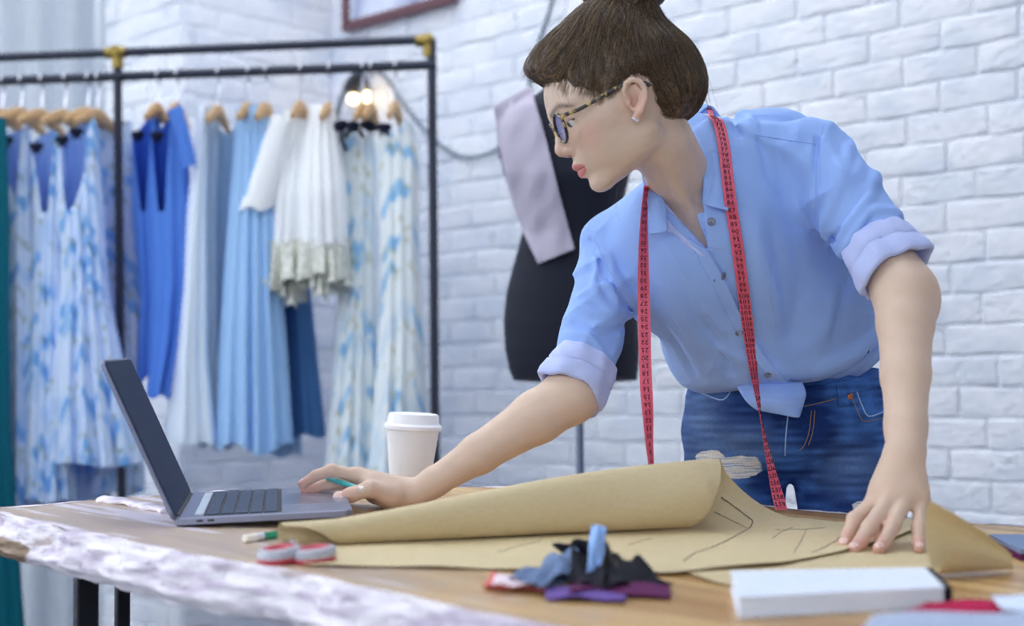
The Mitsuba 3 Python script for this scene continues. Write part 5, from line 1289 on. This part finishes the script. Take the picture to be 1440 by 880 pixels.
for pl, m in (([(966, 545), (990, 554), (1012, 562), (1022, 558), (1032, 543)], 'm_stitch_pale'), ([(1204, 549), (1212, 570), (1222, 585), (1247, 577)], 'm_stitch_pale'), ([(1108, 585), (1105, 615), (1104, 640)], 'm_stitch_pale'),
              ([(1141, 577), (1138, 605), (1132, 624), (1124, 634)], 'm_stitch'), ([(1146, 577), (1143, 606), (1137, 626)], 'm_stitch'), ([(1128, 572), (1170, 562), (1200, 552)], 'm_stitch'), ([(1198, 558), (1206, 578), (1216, 592), (1247, 586)], 'm_stitch')):
    seam(pl, m, .0011 if m == 'm_stitch_pale' else .0006, jn, _j)
mat('m_shoe', srgb(232, 232, 236), .5)
for q, dx in ((RT_[2], 0), (LT_[2], .04)):
    a = ankle(q, dx)
    def shoe(p, a=a): return smax(smin(s_cone(p, a + V(0, .015, -.04), a + V(0, -.005, .02), .042, .044), s_cone(p, a + V(0, .01, -.062), a + V(-.01, -.17, -.068), .038, .034), .03), -(p[:, 2] - .002), .004)
    obj('shoe', skin_mesh(shoe, a - .26, a + .16, .006, it=1), 'm_shoe', person, smooth=True)

# ------------------------------------------------------------------ hair: a shaped mass with strands combed up into the bun
HAIRLINE = [(.135, .120), (.108, .090), tuple(head_ab(757, 121)), tuple(head_ab(785, 119, .055))] + [tuple(head_ab(*q, x=.066)) for q in ((803, 132), (830, 133), (842, 143), (857, 149), (866, 134), (878, 118), (892, 109), (906, 113), (912, 126), (915, 150), (926, 168), (946, 176), (972, 168), (990, 160))] + [(-.16, -.06), (-.16, -.20), (.2, -.20), (.2, .120)]
BUNB = np.r_[head_ab(882, 14), 0.0]
def hx(px, py, x=0.0): return np.r_[head_ab(px, py), x]
def hair_l(q):
    """q: head coordinates."""
    m = q.copy(); m[:, 2] = np.abs(m[:, 2])
    d = s_ell(m, (-.012, .044, 0), (.100, .088, .0815))
    d = smin(d, s_cone(m, hx(778, 92), hx(842, 50), .026, .040), .03)
    d = smin(d, s_cone(m, hx(776, 96, .024), hx(850, 62, .032), .020, .036), .03)
    d = smin(d, s_cone(m, hx(752, 98, .004), hx(790, 78, .01), .0135, .026), .02)
    d = smin(d, s_ell(m, hx(934, 108), (.048, .060, .064)), .03)
    d = smin(d, s_ell(m, hx(941, 132, .020), (.034, .036, .046)), .03)
    d = smin(d, s_cone(m, hx(862, 62), hx(880, 26), .058, .044), .03)
    d = smin(d, s_cone(m, hx(850, 105, .050), hx(905, 90, .054), .022, .026), .02)
    fl = s_poly(m[:, :2], HAIRLINE)
    d = d + .0105 * np.exp(-np.maximum(fl, 0) / .012); d = smax(d, -fl + .0005, .010)
    return d
def bun_l(q):
    c = hx(880, -8); p = q - c.astype(f4); a = np.arctan2(p[:, 2], p[:, 0]); r = np.sqrt(p[:, 0] ** 2 + p[:, 2] ** 2)
    tw = .0035 * np.sin(a * 3 + p[:, 1] * 90) + .002 * np.sin(a * 7 - p[:, 1] * 160)
    d = np.sqrt((r - .026) ** 2 + (p[:, 1] * .85) ** 2) - (.027 + tw).astype(f4)
    return smin(d, length(p * np.array([.9, 1.2, .9], f4)) - .026, .015)
def hair(p):
    q = head_l(p); d = hair_l(q)
    u = np.arctan2(q[:, 2], q[:, 0] - BUNB[0]); return d - .0010 * np.sin(u * 46 + 3 * meshkit.noise(q * 30)).astype(f4)
def hair_dir(p):
    q = [p.x - float(HO[0]), p.y - float(HO[1]), p.z - float(HO[2])]; h = [q[0] * float(HR[0, k]) + q[1] * float(HR[1, k]) + q[2] * float(HR[2, k]) - float(BUNB[k]) - (.012 if k == 1 else 0) for k in range(3)]
    r = dr.sqrt(dr.square(h[0]) + dr.square(h[1]) + dr.square(h[2])) + 1e-5; w = .014 * (noise(p.x * 25, p.y * 25, p.z * 25) - .5)
    return h[0] / r + w, h[1] / r - w, h[2] / r + w
def hair_col(p, n, uv):
    """Streaks that run along the combing, towards the bun."""
    x, y, z = hair_dir(p); s = .55 * noise(x * 22, y * 22, z * 22) + .45 * noise(x * 75, y * 75, z * 75)
    return mix(mix(srgb(58, 47, 41), srgb(106, 87, 70), smoothstep(.3, .62, s)), srgb(150, 124, 92), smoothstep(.66, .82, s) * .8)
def hair_bump(p, n, uv):
    x, y, z = hair_dir(p); return .0016 * noise(x * 60, y * 60, z * 60) + .0012 * noise(x * 170, y * 170, z * 170)
mat('m_hair', hair_col, .42, .5, bump=hair_bump, eps=.0008)
_h = skin_mesh(boxed(hair, HO - .21, HO + .21), HO - .20, HO + .20, .0030, it=2)
hk = obj('hair', _h, 'm_hair', person, smooth=True, label='dark brown hair pinned up in a bun')
obj('bun', skin_mesh(boxed(lambda p: bun_l(head_l(p)), HO - .1, HO + .32), HO - .1 + HUp * .05, HO + .12 + HUp * .16, .0030, it=1), 'm_hair', hk, smooth=True)
def grad(f, q, e=.0015):
    g = np.stack([f(q + np.array(o, f4) * e) - f(q - np.array(o, f4) * e) for o in ((1, 0, 0), (0, 1, 0), (0, 0, 1))], 1); return g / (length(g)[:, None] + 1e-9)
rh = np.random.default_rng(11)
hv = ((np.array(_h.vertices) - HO) @ HR).astype(f4)
def strands(f, q0, target, steps, ds, off, swirl=0.0):
    q = q0.copy(); path = []; axis = np.array([0, 1, 0], f4)
    for k in range(steps):
        g = grad(f, q); q = q - g * (f(q) - off)[:, None]; path.append(q.copy())
        t = target(q); t = t - g * np.einsum('ij,ij->i', t, g)[:, None]; t = t / (length(t)[:, None] + 1e-6)
        q = q + t * ds[:, None]
    return np.array(path)
N = 5000
front_w = np.where(hv[:, 2] > -.02, 1.0, .35); idx = rh.choice(len(hv), N, p=front_w / front_w.sum())
off = np.abs(rh.normal(0, .0011, N)).astype(f4) + .0002
jit = rh.normal(0, .010, (N, 3)).astype(f4)
dist = length(hv[idx] - BUNB.astype(f4)); st = 16
tgt = BUNB.astype(f4) + np.array([0, .012, 0], f4)
path = strands(hair_l, hv[idx], lambda q: tgt + jit * .8 - q, st, np.minimum(dist * rh.uniform(.35, .95, N), .14).astype(f4) / st, off)
def ribbons(path, rad, cols, sides=3):
    """Thin tubes from paths (steps, strands, 3) in head coordinates, with a colour per strand."""
    S, n, _ = path.shape; w = HO + path.astype(float) @ HR.T
    t = nrm(np.gradient(w, axis=0)); a = nrm(np.cross(t, V(.3, .8, .5))); b = np.cross(t, a); k = np.arange(S) / (S - 1); r = rad[None, :] * (1 - .75 * k[:, None] ** 3) * (.35 + .65 * np.minimum(1, k[:, None] * 5))
    v = np.stack([w + r[..., None] * (math.cos(x) * a + math.sin(x) * b) for x in np.arange(sides) * 2 * np.pi / sides], 2)     # S, n, sides, 3
    i, j, c = np.meshgrid(np.arange(S - 1), np.arange(n), np.arange(sides), indexing='ij'); ix = lambda i, j, c: (i * n + j) * sides + c % sides
    f = np.stack([ix(i, j, c), ix(i, j, c + 1), ix(i + 1, j, c + 1), ix(i + 1, j, c)], -1).reshape(-1, 4)
    return quads(v.reshape(-1, 3), f), np.broadcast_to(cols[None, :, None], (S, n, sides, 3)).reshape(-1, 3)
def strand_cols(q, n):
    t = rh.random(n); c = np.where((t < .55)[:, None], np.array(srgb(84, 68, 55)), np.where((t < .82)[:, None], np.array(srgb(104, 84, 62)), np.where((t < .95)[:, None], np.array(srgb(132, 106, 72)), np.array(srgb(56, 46, 40)))))
    return c * rh.uniform(.8, 1.2, (n, 1))
scene['m_strand'] = {'type': 'twosided', 'bsdf': {'type': 'principled', 'base_color': {'type': 'mesh_attribute', 'name': 'vertex_color'}, 'roughness': .38, 'specular': .5}}
m, c = ribbons(path, rh.uniform(.00022, .00046, N), strand_cols(None, N)); obj('strands', m, 'm_strand', hk, smooth=True, color=c, kind='stuff', label='single brown strands combed back')
# fine short hairs that soften the hairline
flv = s_poly(hv[:, :2] * 1, HAIRLINE); ih = np.nonzero((flv < .006) & (hv[:, 1] > .0) & (hv[:, 0] > -.03) & (np.abs(hv[:, 2]) > .0))[0]; ih = ih[np.abs(face(hv[ih])) < .009]; ih = rh.choice(ih, 900); hq = hv[ih]
e_ = .001; gr = np.stack([s_poly(hq[:, :2] + np.array(o, f4) * e_, HAIRLINE) - s_poly(hq[:, :2] - np.array(o, f4) * e_, HAIRLINE) for o in ((1, 0), (0, 1))], 1); gr /= np.linalg.norm(gr, axis=1)[:, None] + 1e-9
h0 = hq.copy(); h0[:, :2] -= gr * rh.uniform(.001, .006, (len(hq), 1)).astype(f4)
both = lambda q: np.minimum(face(q), hair_l(q))
pfz = strands(both, h0, lambda q: tgt + jit[:len(q)] * 2.0 - q, 12, rh.uniform(.0018, .0036, len(hq)).astype(f4), np.abs(rh.normal(0, .0006, len(hq))).astype(f4) + .0002)
ok_ = np.min([s_poly(q[:, :2], HAIRLINE) for q in pfz], 0) > -.008; ok_ &= np.max([np.abs(both(q)) for q in pfz], 0) < .004; pfz = pfz[:, ok_]; hq = hq[ok_]
m, c = ribbons(pfz, rh.uniform(.00012, .00024, len(hq)), strand_cols(None, len(hq)) * 1.1); obj('strands', m, 'm_strand', hk, smooth=True, color=c, kind='stuff', label='fine short hairs along the hairline')
# strands wound around the bun
nb_ = 500; a0 = rh.uniform(0, 6.28, nb_); cb0 = hx(880, -8)
q0 = (cb0 + np.stack([np.cos(a0) * .04, rh.uniform(-.03, .03, nb_), np.sin(a0) * .04], 1)).astype(f4)
def around_bun(q):
    p = q - cb0.astype(f4); return np.stack([-p[:, 2], .25 * length(p) + 0 * p[:, 1], p[:, 0]], 1)
pb = strands(bun_l, q0, around_bun, 16, np.full(nb_, .0045, f4), np.abs(rh.normal(0, .0008, nb_)).astype(f4) + .0002)
m, c = ribbons(pb, rh.uniform(.0003, .0007, nb_), strand_cols(None, nb_)); obj('strands', m, 'm_strand', hk, smooth=True, color=c, kind='stuff', label='strands wound round the bun')
# loose hairs at the forehead, temple and nape
fly = []
def wisp(pts, n, spread, x0=.0, xs=.0):
    for k in range(n):
        o = rh.normal(0, spread, 2); x = x0 + rh.normal(0, xs) if xs else x0
        q = np.array([np.r_[head_ab(px + o[0] * (i + .5) / len(pts) * 2, py + o[1], x), x] for i, (px, py) in enumerate(pts)]); fly.append(catmull(q, 14))
wisp([(985, 95), (992, 112), (990, 135), (996, 152), (1000, 168)], 5, 1.2, .01, .006); wisp([(968, 60), (986, 90), (996, 130), (1004, 166)], 3, 1.5, .0, .006)
wisp([(768, 92), (752, 92), (741, 102), (738, 114)], 14, 3.0, .0, .012); wisp([(790, 70), (757, 78), (742, 90), (736, 106)], 10, 3.0, .0, .012)
wisp([(800, 122), (797, 138), (800, 150)], 2, 3.0, .058, .003)
wisp([(952, 166), (955, 174), (958, 182)], 3, 4, .04, .01); wisp([(870, 252), (866, 290), (872, 312)], 1, .5, .03)
wisp([(786, 95), (782, 108), (782, 122), (786, 134)], 4, 4, .045, .005)
fly = np.swapaxes(np.array(fly), 0, 1)
m, c = ribbons(fly, rh.uniform(.00014, .00028, fly.shape[1]), strand_cols(None, fly.shape[1]) * 1.8); obj('loose_hairs', m, 'm_strand', hk, smooth=True, color=c, kind='stuff', label='loose wisps at the forehead and nape')
# hair tie seen under the bun
mat('m_hair_pin', srgb(30, 24, 26), .2, .6)
obj('hair_claw', tube(catmull(np.array([head_w(*hx(893, 8, .035)), head_w(*hx(903, 11, .032)), head_w(*hx(912, 14, .024))]), 12), .0045, 10), 'm_hair_pin', hk)

# ------------------------------------------------------------------ glasses, ear studs
def shell(p, n, uv):
    a, b, w = voronoi(p.x * 260 + p.z * 90, p.y * 200 + p.z * 190); return mix(srgb(22, 20, 24), srgb(176, 150, 84), smoothstep(.72, .82, w))
mat('m_tortoise', shell, .15, .6, clearcoat=.6); mat('m_gold', srgb(214, 180, 120), .2, .5, metallic=.9)
gl = thing('eyeglasses', 'tortoiseshell eyeglasses with gold hinges worn by the woman', 'glasses')
lc = hx(785, 187, .033); lcen = {1: lc, -1: lc * (1, 1, -1)}
lup = nrm(V(-.06, 1, 0)); ln = nrm(np.cross(lup, V(0, 0, 1)))
scene['m_lens'] = {'type': 'thindielectric', 'int_ior': 1.5}
for s_ in (1, -1):
    wrap = nrm(V(-.10, 0, s_ * 1.0)); a = np.linspace(0, 2 * np.pi, 49)[:-1]
    rim = np.array([lcen[s_] + wrap * .0235 * math.cos(t) * (1 + .04 * math.sin(t)) + lup * (.0195 * math.sin(t)) for t in a]); rw = np.array([head_w(*q) for q in rim])
    n = len(rw); t = nrm(np.roll(rw, -1, 0) - np.roll(rw, 1, 0)); o = nrm(rw - rw.mean(0)); b = np.cross(t, o); aa = np.arange(10) / 10 * 2 * np.pi
    v = rw[:, None] + .0017 * np.cos(aa)[None, :, None] * o[:, None] + .0021 * np.sin(aa)[None, :, None] * b[:, None]
    f = grid_faces(n, 10, True).reshape(-1, 4); f = np.vstack([f, [[(n - 1) * 10 + j, (n - 1) * 10 + (j + 1) % 10, (j + 1) % 10, j] for j in range(10)]])
    obj('rim', quads(v.reshape(-1, 3), f), 'm_tortoise', gl, smooth=True)
    c0 = rw.mean(0); obj('lens', trimesh.Trimesh(np.vstack([rw, c0]), [[j, (j + 1) % n, n] for j in range(n)], process=False), 'm_lens', gl, smooth=False)
    e = lcen[s_] + wrap * .0235 + lup * .008; h1 = np.array([e[0] - .004, e[1] + .002, s_ * .0635])
    obj('hinge', tube(np.array([head_w(*(lcen[s_] + wrap * .0225 + lup * .007)), head_w(*e), head_w(*h1)]), .0021, 10), 'm_gold', gl)
    pts = [h1, np.r_[head_ab(820, 151, .069), s_ * .0700], np.r_[head_ab(858, 128.5, .074), s_ * .0765], np.r_[head_ab(886, 117, .077), s_ * .0820], np.r_[head_ab(905, 118, .077), s_ * .0825], np.r_[head_ab(913, 122.5, .077), s_ * .0815]]
    obj('temple', tube(catmull(np.array([head_w(*q) for q in pts]), 40), np.interp(np.arange(40), [0, 25, 39], [.0021, .0018, .0024]), 10, sx=.8, sy=1.3), 'm_tortoise', gl)
    obj('nose_pad', tube(np.array([head_w(*(lcen[s_] - wrap * .022 + lup * -.002)), head_w(*(lcen[s_] - wrap * .0235 + lup * -.004 - V(.006, 0, 0)))]), .0012, 8), 'm_gold', gl)
br = [lcen[1] - nrm(V(-.10, 0, 1)) * .0225 + lup * .006, V(lc[0] + .003, lc[1] + .010, 0), lcen[-1] + V(0, 0, 1) * .0225 + lup * .006]
obj('bridge', tube(catmull(np.array([head_w(*q) for q in br]), 14), .0019, 10), 'm_gold', gl)
mat('m_diamond', srgb(236, 236, 246), .08, .8, metallic=.6)
er = thing('ear_studs', 'small sparkling stud earrings in the woman\'s ear', 'earring')
for px, py, r in ((896.5, 161, .0022), (892.5, 167.5, .0022), (896, 170, .0022), (890, 166, .0015)):
    s = trimesh.creation.icosphere(1, r); s.apply_translation(head_w(*np.r_[head_ab(px, py, EARX + .006), EARX + .0075])); obj('stone', s, 'm_diamond', er, smooth=False)

# ------------------------------------------------------------------ measuring tape
mat('m_tape', srgb(218, 92, 118), .5, .35); mat('m_ink', srgb(52, 14, 30), .7, .1)
tp_ = thing('measuring_tape', 'pink measuring tape with black numbers hanging round the woman\'s neck', 'measuring tape')
def strand_tape(rows, nums, flip, cm, mesh=None):
    """rows: (x, y, width in pixels, depth or None to lie on the shirt, facing sideways); the tape runs down the picture."""
    R_ = np.array([[r[0], r[1], r[2], r[3]] for r in rows], float); n = 120; s = catmull(R_, n); L_, Rr = [], []
    cen = []
    for x, y, w, d in s:
        cen.append(Q(x, y, d))
    cen = np.array(cen)
    if mesh is not None:
        for i in range(n):
            ds_ = [float(pix(q)[2]) for q in (hit(mesh, s[i, 0] + o, s[i, 1])[0] for o in (-s[i, 2] * .45, 0, s[i, 2] * .45)) if q is not None]
            if ds_ and s[i, 1] < 545: cen[i] = Q(s[i, 0], s[i, 1], min(ds_) - .0045)
        for _ in range(3): cen[1:-1] = .25 * cen[:-2] + .5 * cen[1:-1] + .25 * cen[2:]
    wv = []
    for i in range(n):
        w = s[i, 2]; full = .0165; dpx = pix(cen[i])[2] / F
        cx_ = max(-1, min(1, w * dpx / full)); wv.append((RIGHT * cx_ + FWD * math.sqrt(max(0, 1 - cx_ * cx_)) * .85) * full / 2)
    wv = np.array(wv)
    for _ in range(3): wv[1:-1] = .25 * wv[:-2] + .5 * wv[1:-1] + .25 * wv[2:]
    g = np.stack([cen - wv, cen - wv * .33, cen + wv * .33, cen + wv], 1)
    obj('tape', sheet(g, .0006), 'm_tape', tp_, smooth=True)
    seg_ = np.r_[0, np.cumsum(np.linalg.norm(np.diff(cen, axis=0), axis=1))]; prints = []; marks = []
    k = 0; pos = .006
    while pos < seg_[-1] - .006:
        c = np.array([np.interp(pos, seg_, cen[:, a]) for a in range(3)]); w = np.array([np.interp(pos, seg_, wv[:, a]) for a in range(3)]); t = nrm(np.array([np.interp(pos + .002, seg_, cen[:, a]) - np.interp(pos - .002, seg_, cen[:, a]) for a in range(3)]))
        u = nrm(w); nn = np.cross(u, -t); nn = nn if nn @ (c - EYE) < 0 else -nn
        sg_ = -1 if flip else 1
        R = np.stack([u * sg_, -t * sg_, nn], 1)
        if np.linalg.det(R) > 0:
            tm = meshkit.text_mesh(str(nums + (k if not flip else -k)), .0058, .0002, bold=True); tv = np.array(tm.vertices); tv[:, :2] -= (tv[:, :2].max(0) + tv[:, :2].min(0)) / 2
            prints.append(trimesh.Trimesh(tv @ R.T + c + nn * .00045, tm.faces, process=False))
            q = c + t * cm / 2
            for a, b in ((-.98, .98),): marks.append(xform(box((float(np.linalg.norm(w)) * 1.35, .0004, .0002)), R, q + nn * .0004))
        k += 1; pos += cm
    obj('numbers', cat_(prints), 'm_ink', tp_, smooth=False, label='printed black numbers', kind='stuff'); obj('scale_marks', cat_(marks), 'm_ink', tp_, smooth=False, kind='stuff', label='printed scale marks')
strand_tape([(1001, 163, 14, 2.03), (1010, 172, 17, 2.00), (1017, 200, 18, 1.955), (1022, 240, 18, 1.925), (1028, 290, 18.5, 1.895), (1036, 340, 19, 1.90), (1044, 400, 18, 1.92), (1051, 455, 16.5, 1.94), (1057, 500, 14.5, 1.96), (1062, 535, 11.5, 1.975), (1066, 562, 8, 1.98), (1070, 588, 4, 1.975), (1077, 625, 8, 1.965), (1086, 665, 13, 1.955), (1094, 698, 17, 1.945), (1099, 717, 18, 1.94)], 68, False, .0100, cat_([_s] + _leaves))
strand_tape([(909, 262, 8, 1.955), (906, 300, 10, 1.935), (905, 345, 14, 1.915), (905, 400, 16.5, 1.905), (906, 450, 18, 1.90), (907, 500, 19, 1.895), (908.5, 540, 18, 1.89), (911, 580, 16, 1.885), (913, 620, 12, 1.88), (915.5, 650, 9, 1.875), (917, 668, 7, 1.872)], 43, True, .0104)
nkp = [head_w(-.02, -.05, .0)]
obj('tape', sheet(np.array([[q + w * .008 for w in (-V(.5, .6, .3), V(0, 0, 0), V(.5, .6, .3))] for q in catmull(np.array([Q(1001, 164, 2.032), Q(995, 152, 2.075), Q(972, 158, 2.125), Q(935, 205, 2.11), Q(915, 240, 2.03), Q(909, 264, 1.956)]), 30)]), .0006), 'm_tape', tp_, smooth=True)

# ------------------------------------------------------------------ pen in the right hand
mat('m_teal_pen', srgb(70, 176, 178), .25, .5)
pen = thing('pen', 'teal pen with a white cap held between the thumb and fingers over the laptop', 'pen')
a, b = Q(461, 672.5, 1.935), Q(504, 686, 1.887); d = b - a
obj('barrel', tube([a, a + d * .3, b], [.0028, .0036, .0036], 12), 'm_teal_pen', pen, smooth=40); obj('cap', tube([b - d * .02, b + d * .10, b + d * .16, b + d * .17], [.0041, .0041, .0034, .001], 12), 'm_eraser', pen, smooth=40)
obj('tip', tube([a, a - d * .08], [.0026, .0008], 10), 'm_chrome', pen)
